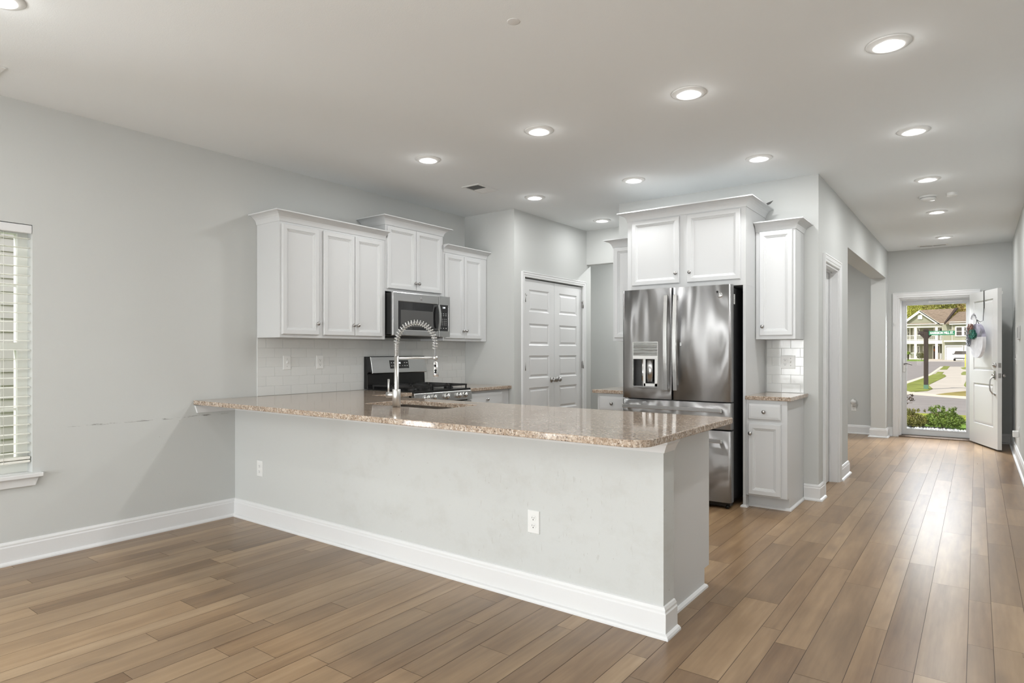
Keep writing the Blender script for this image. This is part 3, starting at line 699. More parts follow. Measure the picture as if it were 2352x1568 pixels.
for k in range(25):
    a = PI-PI*k/24; P_.append(dirv*(RA+RA*math.cos(a))+Vector((0, 0, .40+RA*1.12*math.sin(a))))
P_ += [dirv*2*RA+Vector((0, 0, z)) for z in (.37, .345, .32, .305)]
MB().tube(P_, .0065, 10).build('hose', M_GREYP, ft)
# spring: dense over the post top, open round the arc
def resample(pts, n):
    ds = [0]
    for i in range(1, len(pts)): ds.append(ds[-1]+(pts[i]-pts[i-1]).length)
    out = []
    for k in range(n):
        d = ds[-1]*k/(n-1); i = 1
        while i < len(ds)-1 and ds[i] < d: i += 1
        f_ = (d-ds[i-1])/max(ds[i]-ds[i-1], 1e-9); out.append(pts[i-1].lerp(pts[i], f_))
    return out, ds[-1]
def coil(pts, r, turns, wire, per=12):
    n = int(turns*per); rs, L = resample(pts, n+1); out = []
    side = dirv.cross(Vector((0, 0, 1))).normalized()
    for k in range(n+1):
        t = (rs[min(k+1, n)]-rs[max(k-1, 0)]).normalized(); b_ = side.cross(t).normalized(); a = 2*PI*k/per
        out.append(rs[k]+side*r*math.cos(a)+b_*r*math.sin(a))
    return MB().tube(out, wire, 5)
coil([Vector((0, 0, .325)), Vector((0, 0, .408))], .0125, 17, .0022).build('tight_spring', FN, ft)
Pc = [p for p in P_[1:] if True]; Pc[0] = Vector((0, 0, .405))
coil(Pc[:-3], .0165, 25, .0030).build('spring', FN, ft)
am = MB(); am.tube([Vector((0, 0, .312)), dirv*(2*RA-.01)+Vector((0, 0, .312))], .0075, 12); am.lathe([(.012, -.012), (.017, -.010), (.017, .010), (.012, .012)], dirv*2*RA+Vector((0, 0, .312)), seg=20)
am.build('arm', FN, ft)
sp = MB(); o_ = dirv*2*RA
ax = Vector((.06, .02, -1)).normalized()
sp.lathe([(0, 0), (.010, .0), (.011, .012), (.0165, .018), (.0175, .085), (.0185, .105), (.015, .110), (0, .110)], o_+Vector((0, 0, .298)), ax, 24)
sh = sp.build('spray_head', M_CHROME, ft)
bt = MB()
for q, (zz_, hh) in enumerate(((.262, .010), (.232, .018))):
    c0 = o_+ax*(.298-zz_)+Vector((0, 0, .298))-Vector((0, 0, 0)); n_ = Vector((.60, -.80, 0))
    bt.lathe([(.0, .006), (.007, .005), (.0085, 0)], c0+n_*.0145, n_, 14)
    if q: bt.lathe([(.0, .006), (.007, .005), (.0085, 0)], c0+n_*.0145-Vector((0, 0, .014)), n_, 14)
bt.build('spray_buttons', M_BLACK, sh)

# ------------------------------------------------------------------ tile backsplashes
def tiles(name, label, w_, h_, loc, rz, offs=0):
    t = MB(); gp = MB()
    gp.box(0, w_, .0020, .008, 0, h_)
    th, tw_ = .0762, .1524; z = 0; r = 0
    while z < h_-.004:
        x = -(tw_/2 if r % 2 else 0)-offs
        while x < w_:
            a, b = max(x, 0)+.0009, min(x+tw_, w_)-.0009; c, d = z+.0009, min(z+th, h_)-.0009
            if b-a > .004: t.ringpanel(a, b, c, d, 0, [(0, .006), (0, .0010), (.0012, 0)])
            x += tw_
        z += th; r += 1
    root = thing(name, label, 'backsplash', loc, rz)
    t.build('tile_field', M_TILE, root); gp.build('grout', M_GROUT, root)
    return root
tiles('tile_backsplash', 'long white subway tile backsplash behind the range', 2.505, 1.36-CT, (.0085, .18, CT+.0005), PI/2)
tiles('tile_backsplash', 'small white subway tile backsplash right of the refrigerator', .302, 1.353-CT, (3.085, 3.1515, CT+.0005), 0, .03)

# ------------------------------------------------------------------ outlets and switches
def plate(kind, label, cat, loc, rz, group=None, w_=.070, h_=.114):
    t = thing('wall_outlet' if kind != 'switch' else 'light_switch', label, cat, loc, rz, group)
    MB().ringpanel(-w_/2, w_/2, -h_/2, h_/2, -.006, [(0, .006), (0, .002), (.003, 0)]).build('cover_plate', M_PLATE, t)
    def recept(cx0):
        for cz0 in (-.0195, .0195):
            r = MB().prism([(cx0+.0165*math.cos(a*PI/10)*1., cz0+max(-.0135, min(.0135, .0165*math.sin(a*PI/10)))) for a in range(20)], -.0075, -.005, 'y').build('receptacle', M_PLATE, t)
            s = MB(); s.box(cx0-.0075, cx0-.0055, -.0079, -.007, cz0-.001, cz0+.007); s.box(cx0+.0055, cx0+.0075, -.0079, -.007, cz0-.001, cz0+.006)
            s.lathe([(0, .0004), (.0028, .0004), (.0028, 0)], (cx0, -.0075, cz0-.0075), (0, -1, 0), 10)
            s.build('slots', M_SLOT, r)
    def toggle(cx0):
        g_ = MB(); g_.box(cx0-.005, cx0+.005, -.0066, -.0055, -.012, .012); g_.prism([(-.006, -.008), (-.006, .006), (-.018, .012), (-.018, .004)], cx0-.0035, cx0+.0035, 'x')
        g_.build('toggle', M_PLATE, t)
        for zz_ in (-.03, .03): MB().lathe([(0, .0012), (.003, .001), (.003, 0)], (cx0, -.006, zz_), (0, -1, 0), 10).build('screw', M_NICKEL, t)
    if kind == 'outlet': recept(0)
    elif kind == 'switch': toggle(0)
    else: recept(-.023); toggle(.023)
    return t
plate('outlet', 'white outlet near the left end of the peninsula half wall', 'outlet', (.34, 0, .393), 0, 'duplex outlets')
plate('outlet', 'white outlet low on the stained right part of the peninsula half wall', 'outlet', (2.776, 0, .394), 0, 'duplex outlets')
plate('switch', 'white toggle switch on the tile left of the range', 'switch', (.0085, .443, 1.160), PI/2)
plate('outlet', 'white outlet on the tile between switch and range', 'outlet', (.0085, .766, 1.160), PI/2, 'duplex outlets')
plate('double', 'white double plate with outlet and switch on the small tile backsplash', 'outlet', (3.262, 3.1515, 1.162), 0, w_=.116)
t_ = plate('outlet', 'white outlet low on the wall beyond the hall opening', 'outlet', (3.05, 8.26, .40), 0)
pf = thing('air_freshener', 'white round plug in air freshener above the outlet beyond the hall opening', 'air freshener', (3.05, 8.252, .43))
MB().lathe([(0, .05), (.03, .048), (.042, .03), (.044, .0), (0, 0)], (0, 0, .055), (0, -1, 0), 24).build('dome', M_PLATE, pf)
MB().prism([(-.028, 0), (.028, 0), (.024, .06), (-.024, .06)], -.03, 0, 'y').build('housing', M_PLATE, pf)
plate('switch', 'white switch plate on the right hall wall under the thermostat', 'switch', (4.95, 7.0, 1.16), -PI/2)
ot = plate('outlet', 'white outlet low on the right hall wall', 'outlet', (4.95, 6.35, .36), -PI/2)
pg = thing('power_adapter', 'white plug in adapter on the right hall wall outlet', 'adapter', (4.942, 6.35, .30), -PI/2)
B(-.03, .03, -.055, 0, 0, .07).build('adapter_case', M_PLATE, pg, .006)
th_ = thing('thermostat', 'slim pale grey thermostat on the right hall wall', 'thermostat', (4.95, 6.33, 1.385), -PI/2)
B(-.11, .11, -.02, 0, 0, .155).build('thermostat_case', mat('thermostat_grey', (.5, .5, .49), .4), th_, .006)
B(-.095, .095, -.022, -.019, .02, .135).build('display', M_GREYP, th_, .002)

# ------------------------------------------------------------------ ceiling fixtures
lamp_pts = [(3.231, .917), (2.19, .914), (1.141, .929), (3.217, 2.422), (2.169, 2.413), (1.13, 2.411), (1.14, 3.747),
            (4.225, .93), (4.225, 2.42), (4.225, 3.90), (4.225, 5.48), (4.225, 7.32), (1.25, -1.77)]
lamp_names = ['over the bar end nearest the hall', 'over the middle of the peninsula', 'over the left part of the peninsula near the sink',
              'in front of the refrigerator cabinet', 'over the middle of the kitchen floor', 'in front of the raised microwave cabinet', 'near the passage header beside the pantry',
              'largest and nearest over the hall line', 'second from the camera along the hall', 'in front of the smoke detectors', 'just beyond the smoke detectors', 'last before the front door',
              'cut by the upper left edge of the view']
def make_lamp():
    t = thing('recessed_light', 'x', 'ceiling light', (0, 0, H), 0, 'recessed ceiling lights')
    MB().lathe([(.098, 0), (.098, -.003), (.094, -.006), (.072, -.012), (.066, -.013), (.063, -.008), (.055, -.0075)], seg=40).build('trim_ring', M_PLATE, t)
    MB().lathe([(.0, -.0085), (.056, -.0085), (.058, -.0075)], seg=36).build('lens', M_LENS, t)
    return t
lp0 = make_lamp()
for i, ((x, y), nm) in enumerate(zip(lamp_pts, lamp_names)):
    t = copy_tree(lp0)
    t.location = (x, y, H); t['label'] = 'round white recessed ceiling light, '+nm
    l = bpy.data.lights.new('lamp_glow', 'AREA'); l.shape = 'DISK'; l.size = .11; l.energy = HALL_W if x > 4 else LAMP_W if y < 3 else 3.6
    o = bpy.data.objects.new('lamp_glow', l); C.objects.link(o); o.location = (0, 0, -.016); o.parent = t
    l = bpy.data.lights.new('lamp_halo', 'POINT'); l.shadow_soft_size = .03; l.energy = .32
    o = bpy.data.objects.new('lamp_halo', l); C.objects.link(o); o.location = (0, 0, -.048); o.parent = t
ll_ = bpy.data.lights.new('lamp_glow', 'AREA'); ll_.shape = 'DISK'; ll_.size = .11; ll_.energy = LIVING_W
# living room lights behind the camera keep the spacing, plus two added fill lamps
for x, y in [(1.25, -4.4), (4.3, -4.4), (2.9, -5.8), (5.6, -3.4), (1.15, 5.0), (2.4, 6.4)]:
    t = copy_tree(lp0); t.location = (x, y, H); t['label'] = 'round white recessed ceiling light in the living room behind the viewpoint' if y < 0 else 'round white ceiling light added unseen to brighten the passage beside the pantry' if x < 2 else 'round white ceiling light added unseen to brighten the room off the hall'
    if y > 0: ll_ = ll_.copy(); ll_.energy = 19 if x < 2 else 22
    o = bpy.data.objects.new('lamp_glow', ll_); C.objects.link(o); o.location = (0, 0, -.016); o.parent = t
for o in list(lp0.children)+[lp0]: bpy.data.objects.remove(o)
def vent(label, loc, rz, w_, l_, n, half=False):
    t = thing('air_vent', label, 'vent', loc, rz)
    MB().holes(-w_/2, w_/2, -l_/2, l_/2, [(-w_/2+.025, w_/2-.025, -l_/2+.025, l_/2-.025)], -.007, 0, lambda u, v, n_: (u, v, n_)).build('frame', M_PLATE, t, .002)
    s = MB(); k = 0
    y0 = -l_/2+.027
    for k in range(n):
        y = y0+(l_-.054)*(k+.5)/n; tl = .5 if (half and k < n/2) else -.5
        c_, s_ = math.cos(tl)*.006, math.sin(tl)*.006
        s.add([(-w_/2+.025, y-c_, -.004-s_), (w_/2-.025, y-c_, -.004-s_), (w_/2-.025, y+c_, -.004+s_), (-w_/2+.025, y+c_, -.004+s_)], [(0, 1, 2, 3)])
    if n: s.build('louvres', M_PLATE, t)
    else:
        sl_ = MB(); sl_.box(-w_/2+.03, -.008, -.018, .018, -.0085, -.0068); sl_.box(.008, w_/2-.03, -.018, .018, -.0085, -.0068); sl_.build('slots', M_GREYP, t)
    B(-w_/2+.02, w_/2-.02, -l_/2+.02, l_/2-.02, -.0012, -.0006).build('duct_opening', M_GREYP, t)
    return t
vent('white rectangular ceiling vent over the range aisle', (.915, 1.84, H), 0, .20, .29, 12, True)
vent('slim ceiling vent just before the front door', (4.07, 7.99, H), 0, .36, .11, 0)
vent('white ceiling vent cut by the left edge of the view', (.34, -1.71, H), 0, .25, .35, 12, True)
sm = thing('smoke_detector', 'larger round white smoke detector on the hall ceiling', 'smoke detector', (4.19, 4.63, H))
MB().lathe([(.075, 0), (.075, -.010), (.066, -.014), (.064, -.030), (.055, -.040), (0, -.041)], seg=36).build('detector_body', M_PLATE, sm)
MB().lathe([(.0665, -.016), (.0655, -.020)], seg=36).build('sounder_slots', M_GREYP, sm)
sm = thing('motion_sensor', 'smaller round white sensor right of the smoke detector on the hall ceiling', 'sensor', (4.38, 4.60, H))
MB().lathe([(.045, 0), (.045, -.022), (.040, -.028), (0, -.029)], seg=30).build('sensor_body', M_PLATE, sm)
cp = MB().lathe([(.030, 0), (.030, -.0008), (.027, -.0015), (0, -.0015)], (2.883, -.319, H), seg=24).build('ceiling_cap', mat('cap_paint', (.70, .70, .69), .8))
tag(cp, 'faint small round cover disc on the plain ceiling above the peninsula', 'ceiling cover')
lf2 = lf_.build('dry_leaf', mat('dark_leaf', (.02, .02, .018), .6)); lf2.location = (3.115, 2.94, 2.490)
tag(lf2, 'tiny dark leaf lying on the crown of the refrigerator cabinet', 'leaf')

# ------------------------------------------------------------------ refrigerator
fr = thing('refrigerator', 'stainless french door refrigerator with dispenser and two lower drawers', 'refrigerator', (2.068, 2.385, 0))
FW = .944
M_FBODY = mat('fridge_side', (.022, .022, .023), .42, bump=.25, bscale=500)
fb = MB(); fb.box(.02, FW-.02, .085, .72, .06, 1.765); fb.box(.05, FW-.05, .12, .7, .02, .06); fb.build('fridge_body', M_FBODY, fr, .004)
fg = MB(); fg.box(.02, FW-.02, .055, .13, .015, .07); fg.lathe([(0, .02), (.015, .02), (.015, 0), (0, 0)], (FW-.05, .05, .0155), (1, 0, 0), 14); fg.build('base_grille', M_BLACK, fr)
def skin(x0, x1, z0, z1, rl, rr_, hole=None, m=M_FRIDGE, name='door'):
    # rounded front profile across the width, gently convex
    T = .078; mb = MB(); xs_ = []
    def fy(x):
        c = (x-FW/2)/(FW/2); y = .010*c*c
        for e, r in ((x0, rl), (x1, rr_)):
            d = abs(x-e)
            if r and d < r: y += r-math.sqrt(max(0, r*r-(r-d)**2))
        return y
    ks = []
    for e, r, sg in ((x0, rl, 1), (x1, rr_, -1)):
        if r: ks += [e+sg*r*(1-math.cos(PI/2*k/6)) for k in range(7)]
        else: ks += [e]
    n = 22; ks += [x0+(x1-x0)*k/n for k in range(1, n)]
    if hole: ks += [hole[0], hole[1]]; 
    ks = sorted(set(round(k, 5) for k in ks))
    zz = sorted(set([z0, z1]+([hole[2], hole[3]] if hole else [])))
    for i in range(len(ks)-1):
        for j_ in range(len(zz)-1):
            cx0 = (ks[i]+ks[i+1])/2; cz0 = (zz[j_]+zz[j_+1])/2
            if hole and hole[0] < cx0 < hole[1] and hole[2] < cz0 < hole[3]: continue
            mb.add([(ks[i], fy(ks[i]), zz[j_]), (ks[i+1], fy(ks[i+1]), zz[j_]), (ks[i+1], fy(ks[i+1]), zz[j_+1]), (ks[i], fy(ks[i]), zz[j_+1])], [(0, 1, 2, 3)], True)
    top = [(k, fy(k)) for k in ks]
    for z in (z0, z1): mb.add([(a, b, z) for a, b in top]+[(x1, T, z), (x0, T, z)], [tuple(range(len(top)+2))])
    mb.add([(x0, fy(x0), z0), (x0, T, z0), (x0, T, z1), (x0, fy(x0), z1)], [(0, 1, 2, 3)]); mb.add([(x1, fy(x1), z0), (x1, T, z0), (x1, T, z1), (x1, fy(x1), z1)], [(0, 1, 2, 3)])
    mb.add([(x0, T, z0), (x1, T, z0), (x1, T, z1), (x0, T, z1)], [(0, 1, 2, 3)])
    return mb.build(name, m, fr), fy
hole = (.107, .337, .945, 1.335)
dl, fyl = skin(0, .459, .852, 1.783, .022, .006, hole, name='left_door')
dr, fyr = skin(.471, FW, .852, 1.783, .006, .022, name='right_door')
d1, _ = skin(0, FW, .632, .842, .022, .022, name='upper_drawer')
d2, _ = skin(0, FW, .055, .620, .022, .022, name='lower_drawer')
M_FH = steel('handle_steel', 0, .22, (.6, .6, .595))
for d, x in ((dl, .424), (dr, .503)):
    hb = MB(); n = 14
    for k in range(n+1): pass
    pts = [(x, -.045-.022*math.sin(PI*k/n), .93+(1.722-.93)*k/n) for k in range(n+1)]
    for k in range(n):
        a, b = pts[k], pts[k+1]; w0 = .016
        v = []
        for p in (a, b): v += [(p[0]-w0, p[1], p[2]), (p[0]+w0, p[1], p[2]), (p[0]+w0, p[1]+.013, p[2]), (p[0]-w0, p[1]+.013, p[2])]
        f = [(0, 1, 5, 4), (1, 2, 6, 5), (2, 3, 7, 6), (3, 0, 4, 7)]
        if k == 0: f.append((3, 2, 1, 0))
        if k == n-1: f.append((4, 5, 6, 7))
        hb.add(v, f)
    hb.box(x-.012, x+.012, -.042, .004, .935, .975); hb.box(x-.012, x+.012, -.042, .004, 1.675, 1.715)
    hb.build('handle', M_FH, d, .002)
B(.0, .012, 0, 0, 0, 0)
gs = MB(); gs.box(.533, .545, -.008, .01, 1.30, 1.325); gs.build('handle_bracket', M_FH, dr)
for d, z, x0, x1 in ((d1, .785, .035, FW-.055), (d2, .545, .035, FW-.055)):
    hb = MB(); hb.box(x0, x1, -.058, -.042, z-.016, z+.016); hb.box(x0+.01, x0+.04, -.044, .006, z-.012, z+.012); hb.box(x1-.04, x1-.01, -.044, .004, z-.012, z+.012)
    hb.build('handle', M_FH, d, .003)
# dispenser
hx0, hx1, hz0, hz1 = hole
dp = MB()
dp.add([(hx0, .004, hz0), (hx1, .004, hz0), (hx1, .004, 1.19), (hx0, .004, 1.19), (hx0, .062, hz0), (hx1, .062, hz0), (hx1, .062, 1.19), (hx0, .062, 1.19)],
       [(4, 5, 6, 7), (0, 1, 5, 4), (1, 2, 6, 5), (2, 3, 7, 6), (3, 0, 4, 7)])
ds = dp.build('dispenser_recess', mat('dispenser_dark', (.05, .05, .05), .25), dl)
MB().ringpanel(hx0, hx1, 1.215, hz1, .001, [(0, .02), (0, 0), (.003, -.001)]).build('control_panel', mat('dispenser_mirror', (.42, .42, .42), .12, 1., bump=.6, bscale=3, stretch=(1, 1, 14)), dl)
MB().ringpanel(hx0, hx1, 1.188, 1.216, -.002, [(0, .03), (0, 0), (.002, -.001)]).build('display_strip', M_PLATE, dl)
bz = MB(); bz.sweep([(hx0, hz0), (hx0, hz1), (hx1, hz1), (hx1, hz0)], [(0, 0), (.005, 0), (.005, .01), (0, .01)], lambda a, b, h: (a, h-.002, b), closed=True); bz.build('dispenser_bezel', M_CHROME, dl)
pd = MB(); pd.box(hx0+.10, hx1, .003, .012, hz0, hz0+.035); pd.box(hx1-.030, hx1, .003, .012, hz0, 1.188); pd.box(hx0+.095, hx0+.115, .003, .012, hz0, 1.188); pd.build('dispenser_surround', M_PLATE, ds)
MB().tube([(hx0+.082, .03, hz0+.012), (hx0+.082, .03, 1.19)], .013, 14).build('dispenser_column', M_CHROME, ds)
MB().tube([(hx0+.15, .035, hz0+.05), (hx0+.15, .035, 1.18)], .035, 20).build('dispenser_paddle', M_STEEL, ds)
B(hx0+.003, hx1-.003, -.004, .05, hz0, hz0+.012).build('drip_tray', M_GREYP, ds)
# badge, knob, hinge covers, sticker
bd = MB().lathe([(0, .002), (.020, .002), (.022, 0)], (.857, fyr(.857), 1.700), (0, -1, 0), 28).build('badge', M_CHROME, dr)
rg = MB(); rg.lathe([(.0185, .0025), (.0165, .0032), (.0145, .0025)], (.857, fyr(.857), 1.700), (0, -1, 0), 28); rg.build('badge_ring', M_GREYP, bd)
text_mesh('badge_monogram', 'GE', .020, M_GREYP, bd, (.857, fyr(.857)-.0028, 1.700), (PI/2, 0, 0), .0006)
MB().lathe([(0, .008), (.007, .008), (.008, 0)], (.838, fyr(.838), 1.728), (0, -1, 0), 16).build('sensor_button', M_BLACK, dr)
hc = MB(); hc.box(FW-.055, FW-.018, .082, .15, 1.766, 1.785); hc.box(.018, .055, .082, .15, 1.766, 1.785); hc.build('hinge_cover', M_BLACK, fr, .003)
sl = B(FW-.0205, FW-.0185, .125, .172, 1.635, 1.715).build('sticker', M_PLATE, fr)
ln = MB()
for k in range(4): ln.box(FW-.0186, FW-.0183, .130, .167-.008*(k % 2), 1.700-.016*k, 1.704-.016*k)
ln.build('sticker_lines', M_MARK, sl)

# ------------------------------------------------------------------ microwave
mw = thing('microwave', 'stainless over the range microwave with black glass door', 'microwave', (.405, 1.247, 1.395), PI/2)
MW = .748; MH = .392
B(.003, MW-.003, .03, .40, .012, MH-.008).build('microwave_body', M_BLACKM, mw, .003)
def ringbox(x0, x1, z0, z1, hx0, hx1, hz0, hz1, y0, y1, name, m, par, bev=.003):
    return MB().holes(x0, x1, z0, z1, [(hx0, hx1, hz0, hz1)], y0, y1, PY).build(name, m, par, bev)
md = ringbox(0, .590, 0, MH, .064, .590, .055, .308, 0, .03, 'microwave_door', M_STEEL, mw, .006)
B(.064, .590, .004, .02, .055, .308).build('door_glass', M_GLASSB, md)
B(.095, .515, .0025, .0045, .085, .235).build('window_mesh', M_MWIN, md)
hb = MB(); n = 12
for k in range(n):
    z0_, z1_ = .06+.245*k/n, .06+.245*(k+1)/n; y0_, y1_ = -.022-.022*math.sin(PI*k/n), -.022-.022*math.sin(PI*(k+1)/n)
    hb.add([(.553, y0_, z0_), (.580, y0_, z0_), (.580, y1_, z1_), (.553, y1_, z1_), (.553, y0_+.012, z0_), (.580, y0_+.012, z0_), (.580, y1_+.012, z1_), (.553, y1_+.012, z1_)], [(0, 1, 2, 3), (4, 7, 6, 5), (0, 3, 7, 4), (1, 5, 6, 2)])
hb.box(.555, .578, -.024, .006, .062, .08); hb.box(.555, .578, -.024, .006, .285, .303)
hb.build('handle', M_FH, md)
MB().lathe([(0, .003), (.014, .003), (.016, 0)], (.353, 0, .347), (0, -1, 0), 24).build('badge', M_GREYP, md)
text_mesh('badge_monogram', 'GE', .014, M_STEEL, md, (.353, -.0035, .347), (PI/2, 0, 0), .0005)
cpn = ringbox(.594, MW, 0, MH, .597, .722, .055, .308, 0, .03, 'control_panel', M_STEEL, mw, .004)
B(.597, .722, .002, .02, .055, .308).build('keypad', M_GLASSB, cpn)
text_mesh('clock_digits', '1:10', .022, M_DISP, cpn, (.662, .0015, .282), (PI/2, 0, 0), .0004)
kp = MB()
for r in range(2):
    for q in range(3): kp.box(.615+q*.034, .630+q*.034, .0012, .0022, .222-r*.018, .226-r*.018)
for r in range(4):
    for q in range(4): kp.box(.613+q*.025, .622+q*.025, .0012, .0022, .168-r*.018, .173-r*.018)
for q in range(3): kp.box(.615+q*.036, .627+q*.036, .0012, .0022, .080, .086)
kp.build('key_marks', M_MARK, cpn)
ub = MB(); ub.prism([(.03, 0), (.36, 0), (.30, -.018), (.10, -.018)], .08, MW-.08, 'x'); ub.build('vent_underside', M_BLACKM, mw)

# ------------------------------------------------------------------ gas range
rg_ = thing('gas_range', 'stainless gas range with black cooktop and rear control panel', 'range', (.66, 1.247, 0), PI/2)
RWD = .756
B(.004, RWD-.004, .03, .655, .02, .885).build('range_body', M_BLACK, rg_, .003)
ct = MB(); ct.box(0, RWD, -.005, .60, .882, .906); ctp = ct.build('cooktop', M_BLACK, rg_, .005)
# grates: three side by side
for gx in range(3):
    x0 = .022+gx*.239; x1 = x0+.232; gr = MB(); y0, y1 = .02, .555; zt = .945
    for a in (x0, x1-.010): gr.box(a, a+.010, y0, y1, zt-.014, zt)
    for a in (y0, (y0+y1)/2-.005, y1-.010): gr.box(x0, x1, a, a+.010, zt-.014, zt)
    for cy0 in (y0+.135, y1-.135):
        for k in range(4):
            ang_ = k*PI/2+PI/4; c0, s0 = math.cos(ang_), math.sin(ang_)
            gr.add([(x0+.116+c0*.03-s0*.004, cy0+s0*.03+c0*.004, zt), (x0+.116+c0*.03+s0*.004, cy0+s0*.03-c0*.004, zt), (x0+.116+c0*.12+s0*.004, cy0+s0*.12-c0*.004, zt), (x0+.116+c0*.12-s0*.004, cy0+s0*.12+c0*.004, zt),
                    (x0+.116+c0*.03-s0*.004, cy0+s0*.03+c0*.004, zt-.012), (x0+.116+c0*.03+s0*.004, cy0+s0*.03-c0*.004, zt-.012), (x0+.116+c0*.12+s0*.004, cy0+s0*.12-c0*.004, zt-.012), (x0+.116+c0*.12-s0*.004, cy0+s0*.12+c0*.004, zt-.012)],
                   [(0, 1, 2, 3), (7, 6, 5, 4), (0, 4, 5, 1), (1, 5, 6, 2), (2, 6, 7, 3), (3, 7, 4, 0)])
        gr.box(x0+.111, x0+.121, cy0-.10, cy0+.10, zt-.012, zt)
    for a in (x0+.002, x1-.014):
        for b in (y0+.002, y1-.014): gr.box(a, a+.012, b, b+.012, .906, zt-.012)
    gr.build('grate', M_BLACKM, rg_, .002)
for bx in (.138, .377, .616):
    for by in ((.155, .42) if bx != .377 else (.29,)):
        MB().lathe([(.045, .906), (.045, .916), (.036, .920), (.036, .928), (0, .929)], (bx, by, 0), seg=24).build('burner', M_BLACKM, rg_)
fp = MB(); fp.prism([(-.022, .800), (.03, .800), (.03, .888), (-.006, .888), (-.012, .880)], 0, RWD, 'x'); fpo = fp.build('knob_panel', M_STEEL, rg_, .002)
for kx in (.140, .230, .400, .565, .650):
    kb = MB(); o0 = Vector((kx, -.016, .845)); axk = Vector((0, -1, .14)).normalized()
    kb.lathe([(.028, 0), (.028, .005), (.0235, .007), (.0235, .012), (.0225, .034), (.020, .038), (0, .039)], o0, axk, 28); kb.box(kx-.005, kx+.005, -.064, -.050, .832, .874)
    kb.build('burner_knob', M_CHROME, fpo, 0)
od = MB(); od.box(.004, RWD-.004, -.018, .03, .235, .790); odo = od.build('oven_door', M_STEEL, rg_, .004)
B(.07, RWD-.07, -.020, -.016, .32, .66).build('oven_window', M_GLASSB, odo)
hb = MB(); hb.tube([(.06, -.06, .745), (RWD-.06, -.06, .745)], .012, 12); hb.tube([(.08, -.06, .745), (.08, -.015, .745)], .009, 8); hb.tube([(RWD-.08, -.06, .745), (RWD-.08, -.015, .745)], .009, 8); hb.build('oven_handle', M_FH, odo)
B(.004, RWD-.004, -.016, .03, .06, .225).build('storage_drawer', M_STEEL, rg_, .004)
# backguard: black riser and tilted steel control panel
bk = MB(); bk.prism([(.595, .906), (.650, .906), (.650, 1.205), (.612, 1.205), (.590, 1.06), (.606, 1.045), (.600, .93)], .004, RWD-.004, 'x'); bko = bk.build('backguard', M_BLACK, rg_, .002)
pn_ = MB(); th0 = [(.565, 1.052), (.572, 1.046), (.612, 1.060), (.625, 1.203), (.606, 1.209), (.598, 1.203)]
pn_.prism(th0, .035, RWD-.012, 'x'); pno = pn_.build('control_panel', M_STEEL, bko, .003)
tilt = math.atan2(.598-.565, 1.203-1.052)
ln_ = MB(); ln_.add([(.26, 0, -.040), (.505, 0, -.040), (.505, 0, .040), (.26, 0, .040), (.26, .006, -.040), (.505, .006, -.040), (.505, .006, .040), (.26, .006, .040)], [(0, 1, 2, 3), (0, 1, 5, 4), (1, 2, 6, 5), (2, 3, 7, 6), (3, 0, 4, 7)])
dpo = ln_.build('display', M_GLASSB, pno); dpo.location = (0, .5805, 1.130); dpo.rotation_euler = (-tilt, 0, 0)
text_mesh('clock_digits', '1:10', .026, M_DISP, dpo, (.375, -.0012, .012), (PI/2, 0, 0), .0004)
km = MB()
for q in range(2):
    for r in range(2): km.box(.275+q*.028, .287+q*.028, -.0012, 0, .012-r*.03, .019-r*.03); km.box(.445+q*.03, .460+q*.03, -.0012, 0, .012-r*.03, .019-r*.03)
for q in range(3): km.box(.345+q*.035, .355+q*.035, -.0012, 0, -.018, -.012)
km.build('key_marks', M_MARK, dpo)

# ------------------------------------------------------------------ left window with blinds
def window(n, W, blinds, label):
    y0, y1, z0, z1 = W
    t = thing('window_%d' % n, label, 'window', (0, 0, 0), kind='structure')
    f = MB(); zm = (z0+z1)/2+.02
    f.holes(y0, y1, z0, z1, [(y0+.05, y1-.05, z0+.055, zm-.02), (y0+.05, y1-.05, zm+.02, z1-.05)], -.085, -.155, PX)
    f.box(-.09, -.10, y0+.05, y1-.05, zm-.02, zm+.02)
    for yy in (y0+.05+(y1-y0-.1)/3, y0+.05+(y1-y0-.1)*2/3): f.box(-.118, -.106, yy-.008, yy+.008, z0+.05, z1-.05)
    for zz_ in ((z0+zm)/2, (z1+zm)/2): f.box(-.118, -.106, y0+.05, y1-.05, zz_-.008, zz_+.008)
    f.build('window_frame', M_VINYL, t)
    B(-.114, -.110, y0+.05, y1-.05, z0+.05, z1-.05).build('glass_pane', M_GLASS, t)
    s = MB(); s.box(-.085, .045, y0-.045, y1+.045, z0-.02, z0+.004); s.build('window_sill', M_TRIM, t, .004)
    MB().prism([(y0-.03, z0-.02), (y1+.03, z0-.02), (y1+.012, z0-.072), (y0-.012, z0-.072)], 0, .017, 'x').build('apron', M_TRIM, t, .003)
    return t
window(1, W1, True, 'tall left wall window seen behind white blinds')
window(2, W2, True, 'second left wall window nearer the living room')
